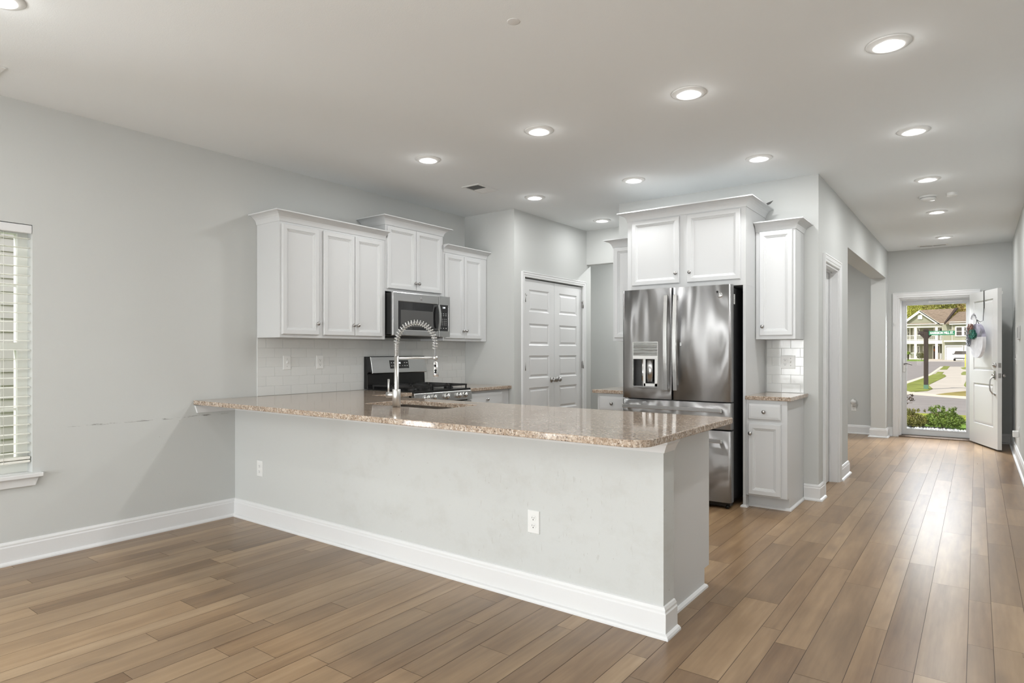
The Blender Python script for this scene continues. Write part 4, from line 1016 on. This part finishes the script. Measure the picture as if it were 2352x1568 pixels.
def blinds(W, label):
    y0, y1, z0, z1 = W; y0 += .006; y1 -= .006
    t = thing('window_blinds', label, 'blinds', (-.04, 0, z0))
    B(-.03, .03, y0, y1, z1-z0-.045, z1-z0-.002).build('head_rail', M_TRIM, t, .004)
    v = MB(); v.prism([(-.001, z1-z0-.068), (.036, z1-z0-.068), (.044, z1-z0-.058), (.044, z1-z0-.006), (.036, z1-z0), (-.001, z1-z0)], y0-.003, y1+.003, 'y')
    v = MB(); v.box(.028, .044, y0-.004, y1+.004, z1-z0-.054, z1-z0-.004); v.build('valance', M_TRIM, t, .006)
    zb = .125; zt_ = z1-z0-.082; n = 24; sp_ = (zt_-zb)/(n-1)
    for k in range(n):
        z = zb+sp_*k
        s = MB(); s.add([(-.024, y0, z-.001), (.024, y0, z-.001), (.024, y1, z-.001), (-.024, y1, z-.001), (-.024, y0, z+.001), (0, y0, z+.0045), (.024, y0, z+.001), (.024, y1, z+.001), (0, y1, z+.0045), (-.024, y1, z+.001)],
              [(0, 1, 2, 3), (4, 5, 8, 9), (5, 6, 7, 8), (0, 3, 9, 4), (1, 6, 7, 2), (0, 4, 5, 6, 1), (3, 2, 7, 8, 9)])
        s.build('slat', M_BLIND, t)
    br = MB(); br.box(-.025, .025, y0, y1, .085, .101); br.box(-.025, .025, y0, y1, .066, .080); br.build('bottom_rail', M_BLIND, t, .003)
    cd_ = MB()
    for yy in (y1-.13, y0+.13, (y0+y1)/2):
        for xx in (-.026, .026): cd_.tube([(xx, yy, .07), (xx, yy, z1-z0-.05)], .0012, 5)
    cd_.build('ladder_cords', M_BLIND, t)
    return t
blinds(W1, 'white horizontal blinds in the left wall window at the edge of the view')
window(5, W3, True, 'third left wall window at the living room end')
# rear openings
for n, (x0, x1, z0, z1) in enumerate(RW):
    t = thing('window_%d' % (n+3), 'rear living room window' if n == 0 else 'rear living room glass door', 'window', kind='structure')
    f = MB(); xm = (x0+x1)/2; f.holes(x0, x1, z0, z1, [(x0+.05, xm-.03, z0+.05, z1-.05), (xm+.03, x1-.05, z0+.05, z1-.05)], -7.0, -7.02, PY); f.build('window_frame', M_VINYL, t)

# ------------------------------------------------------------------ outdoors
GZ = -.22
def Z(px, py): 
    p = at_z(px, py, GZ); return (p.x, p.y)
M_CONC = mat('concrete', (.55, .50, .43), .9, vary=.08, vscale=.6, spec=.1); M_ASPH = mat('asphalt', (.30, .275, .26), .95, vary=.08, vscale=1.5, spec=.1)
M_CURB = mat('curb_concrete', (.66, .60, .50), .9, vary=.06, vscale=2, spec=.1)
M_GRASS = mat('lawn_grass', (.17, .27, .05), .9, vary=.45, vscale=6, spec=.05, bump=.8, bscale=30)
M_GRASSB = mat('dry_grass', (.30, .25, .09), .9, vary=.35, vscale=3, spec=.05, bump=.8, bscale=20)
M_GRASS2 = mat('verge_grass', (.24, .27, .07), .9, vary=.35, vscale=2.5, spec=.05, bump=.6, bscale=20)
def patch(name, pts, z, m, label, cat):
    o = MB().prism(pts, z-.15, z).build(name, m); return struct(o, label, cat)
struct(B(-140, 120, 8.5, 260, GZ-.5, GZ-.03).build('ground', M_GRASS2), 'grassy ground around the street', 'ground')
struct(B(-8, .0-.17, -12, 8.5, GZ-.5, GZ).build('side_yard', M_GRASS), 'narrow grass side yard', 'ground')
patch('sidewalk', [Z(1990, 925), Z(2350, 925), Z(2300, 841), Z(2235, 829), Z(2250, 822.5), Z(2050, 822.5), Z(2050, 860), Z(1990, 900)], GZ-.012, M_CONC, 'wide pale concrete walk leading to the far house', 'sidewalk')
patch('street', [(-30, 15.35), (40, 15.35), Z(2330, 924.5), Z(2219.7, 915.5), Z(2155, 910.5), Z(2081.9, 904.6), Z(2000, 898)], GZ-.006, M_ASPH, 'near grey asphalt street in front of the entrance', 'street')
patch('cross_street', [Z(2000, 893), Z(2081.9, 875.9), Z(2134.7, 858.7), Z(2160, 841.3), Z(2300, 841.6), Z(2300, 831.0), Z(2230, 830.6), Z(2120, 829.8), Z(1950, 829.2), Z(1900, 850)], GZ-.004, M_ASPH, 'grey asphalt side street curving past the far house', 'street')
patch('curb', [Z(1985, 894), Z(2081.9, 897.7), Z(2155.4, 906.3), Z(2219.7, 909.6), Z(2330, 917), Z(2330, 924.5), Z(2219.7, 915.5), Z(2155, 910.5), Z(2081.9, 904.6), Z(1985, 898)][::-1], GZ+.0, M_CURB, 'pale curb on the far side of the near street', 'curb')
patch('side_curb', [Z(2000, 897), Z(2081.9, 881.1), Z(2137, 862.6), Z(2167.5, 841.5), Z(2160, 841.3), Z(2134.7, 858.7), Z(2081.9, 875.9), Z(2000, 893)][::-1], GZ+.002, M_CURB, 'pale curb beside the curving side street', 'curb')
patch('lawn', [Z(1995, 898), Z(2081.9, 881.4), Z(2120.9, 868), Z(2146.2, 858.7), Z(2163.4, 858.7), Z(2170, 860), Z(2173.2, 863.3), Z(2168, 866.5), Z(2132.4, 883.4), Z(2142.2, 892.6), Z(2130.1, 897.2), Z(2092.2, 900), Z(2081.9, 897.2)], GZ+.006, M_GRASS2, 'green corner lawn round the street sign post', 'lawn')
patch('verge', [Z(2149.6, 905.8), Z(2173.7, 902.3), Z(2219.7, 897.7), Z(2330, 890), Z(2330, 915.5), Z(2219.7, 909.2)], GZ+.006, M_GRASSB, 'brownish grass verge beyond the near street', 'lawn')
patch('verge', [Z(2168, 840.3), Z(2181.8, 840.9), Z(2174.9, 848.4), Z(2158.8, 848.4)], GZ+.006, M_GRASS2, 'small far grass verge beside the walk', 'lawn')
patch('verge', [Z(2154.2, 853.5), Z(2168, 854.1), Z(2164, 858.1), Z(2148.5, 857.6)], GZ+.006, M_GRASS2, 'small middle grass verge beside the walk', 'lawn')
patch('verge', [Z(2206.5, 844.4), Z(2214, 842.6), Z(2260, 842.6), Z(2260, 847.8), Z(2212.8, 847.8)], GZ+.006, M_GRASS2, 'far grass patch right of the walk', 'lawn')
patch('verge', [Z(2212.2, 853), Z(2260, 853), Z(2260, 861), Z(2209.3, 860.4), Z(2207, 858.1)], GZ+.006, M_GRASS2, 'middle grass patch right of the walk', 'lawn')
patch('verge', [Z(2219.7, 872.5), Z(2260, 864), Z(2260, 896), Z(2219.7, 889.7), Z(2213.9, 884)], GZ+.006, M_GRASS2, 'nearer grass patch right of the walk', 'lawn')
patch('lawn', [Z(2060, 823.2), Z(2131, 824), Z(2134, 826.4), Z(2120, 829.2), Z(1950, 829)], GZ+.01, M_GRASS, 'green lawn in front of the far house porch', 'lawn')
patch('lawn', [(-14, 8.46), (14, 8.46), (14, 13.6), (-14, 13.6)], GZ, M_GRASS, 'near green lawn just outside the entrance', 'lawn')
patch('front_walk', [(-14, 13.6), (14, 13.6), (14, 13.95), (-14, 13.95)], GZ+.002, M_CURB, 'narrow pale strip across the near lawn', 'path')
patch('lawn', [(-14, 13.95), (14, 13.95), (14, 15.35), (-14, 15.35)], GZ, mat('yellow_green_grass', (.33, .36, .06), .9, vary=.3, vscale=6, spec=.05, bump=.6, bscale=30), 'yellow green strip of lawn along the near street', 'lawn')  # yellower grass tone than the lawn at the entrance
# gravel
gv = MB(); rr_ = random.Random(3)
for k in range(2200):
    x = rr_.uniform(2.6, 5.6); y = rr_.uniform(10.7, 12.25-.42*(x-3.5)); s_ = rr_.uniform(.015, .04)
    v = [(x+s_*math.cos(a)*rr_.uniform(.7, 1.2), y+s_*math.sin(a)*rr_.uniform(.7, 1.2), GZ+.0) for a in (0, 1.2, 2.5, 3.7, 5)]
    gv.add(v+[(x+rr_.uniform(-.3, .3)*s_, y, GZ+s_*rr_.uniform(.5, 1.1))], [(i, (i+1) % 5, 5) for i in range(5)])
tag(gv.build('gravel', mat('pale_gravel', (.42, .42, .42), .8, vary=.5, vscale=25)), 'pale grey gravel bed under the shrubs outside the entrance', 'gravel', kind='stuff')
patch('gravel_bed', [(2.3, 8.8), (6, 8.8), (6, 11.15), (2.3, 12.65)], GZ+.004, mat('gravel_base', (.33, .33, .33), .9, vary=.3, vscale=20), 'grey bed under the gravel', 'ground')
# shrubs
def leaves(mb, n, c, r, rnd, ls, flat=.5, shell=.45):
    for k in range(n):
        a = rnd.random()*2*PI; u_ = rnd.uniform(-.25, 1); q = rnd.uniform(shell, 1)**.6; s_ = math.sqrt(max(0, 1-u_*u_))
        p = Vector((c[0]+r[0]*q*s_*math.cos(a), c[1]+r[1]*q*s_*math.sin(a), c[2]+r[2]*q*u_))
        d = Vector((rnd.gauss(0, 1), rnd.gauss(0, 1), rnd.gauss(.5, .7))).normalized(); e = d.orthogonal().normalized(); e.rotate(Matrix.Rotation(rnd.random()*6.28, 3, d)); l = ls*rnd.uniform(.6, 1.3)
        mb.add([p, p+d*l*.5+e*l*.28, p+d*l, p+d*l*.5-e*l*.28], [(0, 1, 2, 3)])
def shrub(label, px, y, h, w_, seed, m):
    p = at_y(px, 985, y); rnd = random.Random(seed)
    t = thing('shrub', label, 'shrub', (p.x, y, GZ), group='low shrubs outside the entrance')
    mb = MB(); leaves(mb, 6500, (0, 0, h*.36), (w_*.52, w_*.4, h*.46), rnd, .026)
    leaves(mb, 1800, (0, 0, h*.16), (w_*.40, w_*.32, h*.22), rnd, .026)
    for k in range(26):
        a = rnd.random()*6.28; tip = Vector((math.cos(a)*w_*.42*rnd.random(), math.sin(a)*w_*.3*rnd.random(), h*rnd.uniform(.85, 1.12)))
        leaves(mb, 60, tip-Vector((0, 0, h*.12)), (.018, .018, h*.16), rnd, .024, shell=0)
    mb.build('foliage', m, t)
    st_ = MB()
    for k in range(7):
        a = rnd.random()*6.28; st_.tube([(0, 0, 0), (math.cos(a)*w_*.2, math.sin(a)*w_*.15, h*.4), (math.cos(a)*w_*.32, math.sin(a)*w_*.25, h*.75)], .006, 5)
    st_.build('stems', mat('shrub_stem', (.14, .09, .05), .9), t); return t
M_LEAF = mat('shrub_leaf', (.10, .15, .018), .6, vary=.5, vscale=9); M_LEAFB = mat('shrub_leaf_olive', (.13, .125, .025), .6, vary=.5, vscale=9)
shrub('bright green spiky shrub in the middle of the door view', 2168, 11.95, .40, .66, 5, M_LEAF)
shrub('olive brown shrub at the left of the door view', 2096, 11.85, .33, .52, 6, M_LEAFB)
sa = thing('sapling', 'dark leafed twig of a sapling at the left edge of the door view', 'sapling', (at_y(2076, 940, 12.6).x, 12.6, GZ))
mb = MB(); mb.tube([(0, 0, 0), (.0, 0, .3), (-.02, 0, .50)], .012, 6); mb.tube([(0, 0, .38), (.06, 0, .48), (.13, 0, .54)], .006, 5); mb.tube([(0, 0, .33), (.08, 0, .42), (.15, 0, .43)], .005, 5); mb.tube([(0, 0, .45), (.05, 0, .56), (.10, 0, .60)], .004, 5)
mb.build('trunk', mat('twig', (.10, .06, .035), .9), sa)
mb = MB(); rnd = random.Random(9)
for c in ((.13, 0, .56), (.09, 0, .50), (.15, 0, .46), (.05, 0, .52), (.02, 0, .42)): leaves(mb, 16, c, (.05, .05, .05), rnd, .045, shell=0)
mb.build('foliage', mat('plum_leaf', (.045, .03, .02), .6), sa)

# street sign
sp_ = thing('street_sign', 'dark wooden post with a green street name board in the corner lawn', 'street sign', (*Z(2127, 893), GZ))
M_DW = mat('dark_post_wood', (.040, .028, .023), .8, vary=.3, vscale=4, stretch=(6, 6, 1))
B(-.075, .075, -.075, .075, 0, 2.31).build('post', M_DW, sp_, .008)
B(-.078, .078, -.078, .078, .0, .17).build('post_sleeve', mat('green_sleeve', (.10, .20, .13), .7), sp_)
cpm = MB(); cpm.box(-.10, .10, -.10, .10, 2.31, 2.34); cpm.prism([(-.09, 2.34), (.09, 2.34), (.05, 2.38), (-.05, 2.38)], -.08, .08, 'y'); cpm.build('post_cap', M_DW, sp_)
ch_ = MB(); ch_.box(-.24, .90, -.055, .055, 2.16, 2.29); ch_.prism([(.075, 2.0), (.075, 2.16), (.22, 2.16)], -.04, .04, 'y'); ch_.prism([(-.075, 2.0), (-.22, 2.16), (-.075, 2.16)], -.04, .04, 'y'); ch_.build('crossarm', M_DW, sp_)
sn = B(.095, .935, -.075, -.058, 2.125, 2.29).build('name_board', mat('sign_green', (.0, .17, .075), .5), sp_, .004)
text_mesh('lettering', 'HARRISON MILL ST.', .125, mat('sign_white', (.85, .88, .85), .5), sn, (.515, -.077, 2.2075), (PI/2, 0, 0), .002, bold=.0055).scale = (.70, 1.05, 1)
ym = tag(B(-.04, .04, -.04, .04, 0, 1.25).build('marker_post', mat('yellow_marker', (.80, .62, .03), .6), None, .01), 'thin yellow marker post right of the far walk', 'marker post')
q_ = Z(2217.2, 842.6); ym.location = (q_[0], q_[1], GZ)

# house across the street --------------------------------------------------
HY = 139.0
def HPt(cx0, cy0): return at_y(2075+cx0/10.45, 690+cy0/10.45, HY)
def hx(c): return HPt(c, 800).x
def hz(c): return max(HPt(500, c).z, GZ) if c < 1380 else GZ
M_SAGE = mat('sage_siding', (.37, .365, .28), .85, spec=.1); M_HTRIM = mat('house_trim', (.80, .77, .70), .7); M_ROOF = mat('shingle_roof', (.25, .195, .145), .95, vary=.2, vscale=2.5, spec=.05)
M_HWIN = mat('house_window_glass', (.07, .06, .05), .2); M_HDOOR = mat('dark_brown_door', (.06, .03, .02), .5); M_GAR = mat('garage_white', (.72, .72, .72), .7)
ho = thing('house', 'two storey sage green house with brown roof and white double porch across the street', 'house', (0, 0, 0))
def bpart(nm, m, x0, x1, y0, y1, z0, z1, par=None): return B(x0, x1, y0, y1, z0, z1).build(nm, m, par or ho)
XL, XR = hx(-700), hx(2300); xp1 = hx(960); xg0 = hx(985); zE = hz(590); zB = hz(1000)
def siding(nm, x0, x1, y, z0, z1, par=None):
    mb = MB(); z = z0; yf = y
    while z < z1:
        zt_ = min(z+.16, z1); mb.add([(x0, yf-.03, z), (x1, yf-.03, z), (x1, yf, zt_), (x0, yf, zt_), (x0, yf, z), (x1, yf, z)], [(0, 1, 2, 3), (0, 1, 5, 4)]); z = zt_
    mb.box(x0, x1, yf, yf+.2, z0, z1); return mb.build(nm, M_SAGE, par or ho)
yP = HY; yW = HY+2.6; yG = HY-1.6
siding('porch_back_wall', XL, xp1, yW, GZ, zE)
siding('right_wall', xg0-.2, XR, yG+.6, GZ, zE)
siding('bay_wall', hx(1178), XR, yG, zB, hz(610))
bpart('corner_trim', M_HTRIM, hx(1170), hx(1182), yG-.08, yG+.1, hz(1000), hz(600))
bpart('belt_trim', M_HTRIM, hx(975), XR, yG-.12, yG+.3, hz(1000), hz(965))
bpart('side_return_wall', M_SAGE, xp1-.1, xp1+.15, yG+.6, yW, GZ, zE)
bpart('downspout', M_HTRIM, hx(930), hx(955), yP-.1, yP+.1, GZ, zE)
bpart('porch_floor_band', M_HTRIM, XL, hx(930), yP-.15, yW, hz(1040), hz(955))
bpart('porch_slab', M_CONC, XL, hx(930), yP-.3, yW, GZ, GZ+.12)
bpart('porch_beam', M_HTRIM, XL, hx(930), yP-.15, yP+.2, hz(650), hz(590))
bpart('porch_ceiling', M_HTRIM, XL, hx(930), yP, yW, hz(600), hz(590))
for c in (-330, 130, 290, 795):
    wd = .42 if c != 130 else .25
    yy = yP if c != 130 else yW-.2
    for z0, z1 in ((hz(960), hz(645)), (GZ+.12, hz(1040))): bpart('porch_column', M_HTRIM, hx(c)-wd/2, hx(c)+wd/2, yy-.15, yy+.25, z0, z1)
def railing(x0, x1, z0, z1):
    r = MB(); r.box(x0, x1, yP-.03, yP+.07, z1-.12, z1); r.box(x0, x1, yP-.03, yP+.07, z0, z0+.10); n = max(2, int((x1-x0)/.16))
    for k in range(n+1):
        x = x0+(x1-x0)*k/n; r.box(x-.022, x+.022, yP, yP+.04, z0, z1)
    r.build('porch_railing', M_HTRIM, ho)
railing(XL, hx(272), hz(945), hz(830)); railing(hx(308), hx(775), hz(945), hz(830)); railing(hx(308), hx(560), GZ+.15, hz(1250)); railing(XL, hx(272), GZ+.15, hz(1250))
bpart('end_railing', M_HTRIM, hx(820), hx(910), yP+.6, yP+.7, GZ+.15, hz(1265)); bpart('end_railing', M_HTRIM, hx(820), hx(910), yP+.6, yP+.7, hz(945), hz(830))
def hwin(x0, x1, z0, z1, y, tr=.16):
    f = MB().holes(hx(x0)-tr, hx(x1)+tr, hz(z1)-tr, hz(z0)+tr, [(hx(x0), hx(x1), hz(z1), (hz(z0)+hz(z1))/2-.04), (hx(x0), hx(x1), (hz(z0)+hz(z1))/2+.04, hz(z0))], y-.12, y, PY).build('window', M_HTRIM, ho)
    B(hx(x0), hx(x1), y-.06, y-.04, hz(z1), hz(z0)).build('pane', M_HWIN, f)
for a, b in ((-120, -50), (80, 110), (225, 265), (325, 345), (460, 500), (735, 765), (860, 912)):
    if a in (80, 325, 460): continue
    hwin(a, b, 675, 822, yW-.02, .2)
hwin(320, 345, 675, 822, yW-.02, .12); hwin(85, 120, 675, 822, yW-.02, .1)
for a, b in ((-120, -50), (222, 262), (322, 345), (465, 500), (825, 845)): hwin(a, b, 1105, 1248, yW-.02, .15)
hwin(1280, 1405, 665, 850, yG-.02, .2); hwin(1465, 1590, 665, 850, yG-.02, .2)
bpart('door_surround', M_HTRIM, hx(675), hx(858), yW-.12, yW, GZ+.12, hz(1060)); bpart('entry_door', M_HDOOR, hx(705), hx(768), yW-.2, yW-.1, GZ+.12, hz(1090))
MB().lathe([(.10, -.04), (.24, -.05), (.27, 0), (.24, .05), (.10, .04)], (hx(745), yW-.28, hz(1185)), (0, -1, 0), 16).build('door_wreath', mat('orange_wreath', (.45, .14, .03), .9), ho)
bpart('sidelight', M_HWIN, hx(822), hx(842), yW-.15, yW-.1, hz(1250), hz(1090))
gt = MB().holes(hx(1000), hx(1445), GZ, hz(1080), [(hx(1022), hx(1425), GZ, hz(1100))], yG+.3, yG+.62, PY).build('garage_surround', M_HTRIM, ho)
gd = bpart('garage_door', M_GAR, hx(1022), hx(1425), yG+.5, yG+.6, GZ, hz(1100))
gl_ = MB()
for k in range(1, 4): gl_.box(hx(1022), hx(1425), yG+.485, yG+.5, GZ+(hz(1100)-GZ)*k/4-.02, GZ+(hz(1100)-GZ)*k/4+.02)
gl_.build('panel_joints', mat('joint_grey', (.5, .5, .5), .8), gd)
bpart('garage_surround', M_HTRIM, hx(1462), hx(1900), yG+.3, yG+.58, GZ, hz(1080)); bpart('garage_door', M_GAR, hx(1490), hx(1880), yG+.25, yG+.3, GZ, hz(1105))
# roofs
def poly(nm, pts, m, th=.18, par=None):
    n = len(pts); mb = MB(); mb.add([Vector(p) for p in pts]+[Vector(p)-Vector((0, 0, th)) for p in pts], [tuple(range(n)), tuple(range(2*n-1, n-1, -1))]+[(i, (i+1) % n, n+(i+1) % n, n+i) for i in range(n)])
    return mb.build(nm, m, par or ho)
ax_, az_ = HPt(390, 245).x, HPt(390, 245).z; exr, ezr = HPt(855, 570).x, HPt(855, 570).z; exl = 2*ax_-exr
gb = MB(); gb.prism([(exl+.3, ezr), (exr-.3, ezr), (ax_, az_-.35)], yP-.05, yP+.2, 'y'); gb.build('gable_wall', M_SAGE, ho)
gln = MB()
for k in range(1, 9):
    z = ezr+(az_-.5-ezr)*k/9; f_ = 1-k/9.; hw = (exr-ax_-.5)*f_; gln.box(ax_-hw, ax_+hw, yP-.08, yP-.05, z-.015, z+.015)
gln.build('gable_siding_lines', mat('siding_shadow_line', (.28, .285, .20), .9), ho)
rk = MB(); rk.prism([(exl-.2, ezr+.12), (ax_, az_+.12), (exr+.2, ezr+.12), (exr-.15, ezr-.12), (ax_, az_-.42), (exl+.15, ezr-.12)], yP-.5, yP-.08, 'y'); rk.build('rake_trim', M_HTRIM, ho)
bpart('gable_vent', M_HTRIM, HPt(345, 400).x, HPt(455, 400).x, yP-.2, yP-.05, HPt(400, 450).z, HPt(400, 335).z)
ry = HY+7
poly('gable_roof', [(exl-.25, yP-.45, ezr-.1), (ax_, yP-.45, az_-.10), (ax_, ry, az_-.10), (exl-.25, ry, ezr)], M_ROOF)
poly('gable_roof', [(ax_, yP-.5, az_+.05), (exr+.25, yP-.5, ezr), (exr+.25, ry, ezr), (ax_, ry, az_+.05)], M_ROOF)
bpart('skirt_roof', M_ROOF, XL, hx(1010), yP-.4, yP+.6, hz(590), hz(545))
bpart('eave_fascia', M_HTRIM, XL, hx(1110), yP-.5, yP+.1, hz(580), hz(562))
rp = at_y(2075+1250/10.45, 690+188/10.45, ry); ll = at_y(2075+420/10.45, 690+228/10.45, ry)
poly('main_roof', [(hx(700), yP+.5, ezr), (hx(1010), yP-.3, ezr), (rp.x, ry, rp.z), (ll.x, ry, ll.z)], M_ROOF)
rr2 = at_y(2075+1300/10.45, 690+268/10.45, ry); 
poly('wing_roof', [(hx(1010), yG-.3, hz(560)), (XR, yG-.3, hz(560)), (XR, ry, rr2.z), (rr2.x+.2, ry, rr2.z)], M_ROOF)
poly('roof_edge', [(hx(985), yG-.4, hz(548)), (hx(1020), yG-.4, hz(548)), (rp.x+.35, ry-.2, rp.z+.1), (rp.x-.1, ry-.2, rp.z+.1)], mat('roof_edge_dark', (.06, .04, .03), .9), .3)
bpart('eave_fascia', M_HTRIM, hx(1110), XR, yG-.45, yG+.1, hz(600), hz(575)); bpart('eave_fascia', M_HTRIM, hx(1110), XR, yG-.5, yG-.3, hz(548), hz(535))

# car
cr = thing('car', 'white suv parked with its back to the street before the garage', 'car', (*Z(2207, 828.4), GZ))
M_CARW = mat('car_white', (.75, .75, .74), .25, coat=.5)
def sect(y, pts): return [(x, y, z) for x, z in pts]
body = MB(); S = [(-.93, .35), (-.98, .6), (-.97, .95), (-.93, 1.05), (.93, 1.05), (.97, .95), (.98, .6), (.93, .35)]
rings = [sect(-2.3, [(x*.93, z*.98+.02) for x, z in S]), sect(-2.2, S), sect(1.9, S), sect(2.3, [(x*.9, z*.85+.05) for x, z in S])]
for i in range(3): n = 8; body.add(rings[i]+rings[i+1], [(k, (k+1) % n, n+(k+1) % n, n+k) for k in range(n)])
body.add(rings[0], [tuple(range(8))]); body.add(rings[-1], [tuple(range(8))]); body.build('car_body', M_CARW, cr, .03)
cab = MB(); b0 = [(-.92, -2.2, 1.04), (.92, -2.2, 1.04), (.92, 1.0, 1.04), (-.92, 1.0, 1.04)]; t0 = [(-.70, -1.85, 1.60), (.70, -1.85, 1.60), (.70, .2, 1.60), (-.70, .2, 1.60)]
cab.add(b0+t0, [(i, (i+1) % 4, 4+(i+1) % 4, 4+i) for i in range(4)]+[(4, 5, 6, 7)]); cab.build('cabin_glass', M_HWIN, cr)
rf_ = MB(); rf_.box(-.74, .74, -1.95, .3, 1.58, 1.66); rf_.build('car_roof', M_CARW, cr, .03)
B(-.85, .85, -2.34, -2.2, .32, .52).build('rear_bumper', mat('bumper_grey', (.08, .08, .08), .6), cr)
for s_ in (-1, 1): B(s_*.72, s_*.93, -2.26, -2.15, .82, .98).build('tail_light', mat('tail_red', (.25, .02, .02), .3), cr)
for sx_ in (-.84, .84):
    for sy_ in (-1.4, 1.4): MB().lathe([(0, -.12), (.30, -.12), (.34, -.09), (.34, .09), (.30, .12), (0, .12)], (sx_, sy_, .34), (1, 0, 0), 20).build('wheel', M_SLOT, cr)
for s_ in (-1, 1): B(s_*.98, s_*1.14, -.1+.6, .7, 1.02, 1.16).build('wing_mirror', M_SLOT, cr)

# palm like bush and trees
def leafball(name, label, cat, loc, r, n, ls, m, seed, trunk_h=0, group=None, trunkm=None):
    rnd = random.Random(seed); t = thing(name, label, cat, loc, group=group)
    mb = MB()
    for k in range(9):
        c = (rnd.uniform(-.5, .5)*r[0], rnd.uniform(-.5, .5)*r[1], trunk_h+r[2]*rnd.uniform(.25, .95))
        leaves(mb, n//9, c, (r[0]*.62, r[1]*.62, r[2]*.5), rnd, ls, shell=.2)
    mb.build('crown', m, t)
    tk = MB(); tk.tube([(0, 0, 0), (0, 0, trunk_h+r[2]*.7)], [max(.02, r[0]*.06), max(.01, r[0]*.02)], 8); tk.build('trunk', trunkm or mat('bark', (.10, .075, .055), .95), t)
    return t
pz = Z(2090, 825.5)
pb = thing('palm_shrub', 'small palm like shrub in front of the far porch', 'shrub', (pz[0], pz[1]-4, GZ))
mb = MB(); rnd = random.Random(12)
for k in range(90):
    a = rnd.random()*6.28; el = rnd.uniform(.1, 1.3); L = rnd.uniform(.7, 1.3); d = Vector((math.cos(a)*math.cos(el), math.sin(a)*math.cos(el), math.sin(el))); s_ = d.cross(Vector((0, 0, 1))).normalized()*.07
    p0 = Vector((0, 0, .9)); p1 = p0+d*L*.6; p2 = p0+d*L-Vector((0, 0, .35*L))
    mb.add([p0, p1+s_, p2, p1-s_], [(0, 1, 2, 3)])
mb.build('fronds', mat('frond_green', (.25, .33, .07), .7, vary=.3, vscale=3), pb); MB().tube([(0, 0, 0), (0, 0, .95)], .12, 8).build('trunk', mat('bark', (.10, .075, .055), .95), pb)
leafball('low_bush', 'olive bush beside the far porch steps', 'shrub', (pz[0]+2.0, pz[1]-3, GZ), (.9, .8, 1.1), 700, .22, M_LEAFB, 21)
M_T = [mat('tree_yellow_green', (.46, .46, .10), .8, vary=.45, vscale=.8), mat('tree_olive', (.33, .33, .08), .8, vary=.45, vscale=.8), mat('tree_rusty', (.45, .34, .13), .8, vary=.45, vscale=.8)]
tl_ = ['yellow green tree', 'olive tree', 'rusty brown tinged tree']
where = ['behind the left gable', 'beyond the gable apex', 'above the middle of the brown roof', 'beyond the roof ridge', 'behind the roof peak', 'behind the right wing roof', 'furthest right beyond the house', 'furthest left beyond the house']
for i, (px, sc) in enumerate([(2080, 1.0), (2106, 1.0), (2126, 1.0), (2146, 1.15), (2178, 1.0), (2200, 1.0), (2222, 1.0), (2050, 1.2)]):
    Yt = 158+(0, 10, 20, 30)[i % 4]; p = at_y(px, 700, Yt)
    leafball('tree', tl_[i % 3]+' '+where[i], 'tree', (p.x, Yt, GZ), (3.6*sc, 3.2*sc, 12.0*sc), 11000, .30, M_T[i % 3], 40+i, 1.2, 'trees beyond the far house')

# neighbouring house seen through the blinds
nh = thing('neighbour_house', 'pale beige lap sided house wall seen through the left window blinds', 'house', (-3.6, -1, GZ))
M_BEI = mat('beige_siding', (.55, .51, .475), .85, spec=.1)
mb = MB(); z = 0
while z < 5.4: mb.add([(.02, -9, z), (.02, 7, z), (0, 7, z+.14), (0, -9, z+.14), (-.02, -9, z), (-.02, 7, z)], [(0, 1, 2, 3), (0, 1, 5, 4)]); z += .14
mb.box(-.3, -.005, -9, 7, 0, 5.4); mb.build('lap_siding', M_BEI, nh)
# outer shell of this house keeps the sun out
M_EXT = mat('exterior_siding', (.5, .5, .45), .9)
struct(B(-.5, 7.1, -7.35, 8.5, H+.2, H+.5).build('roof_slab', M_EXT), 'roof above the ceiling', 'roof')
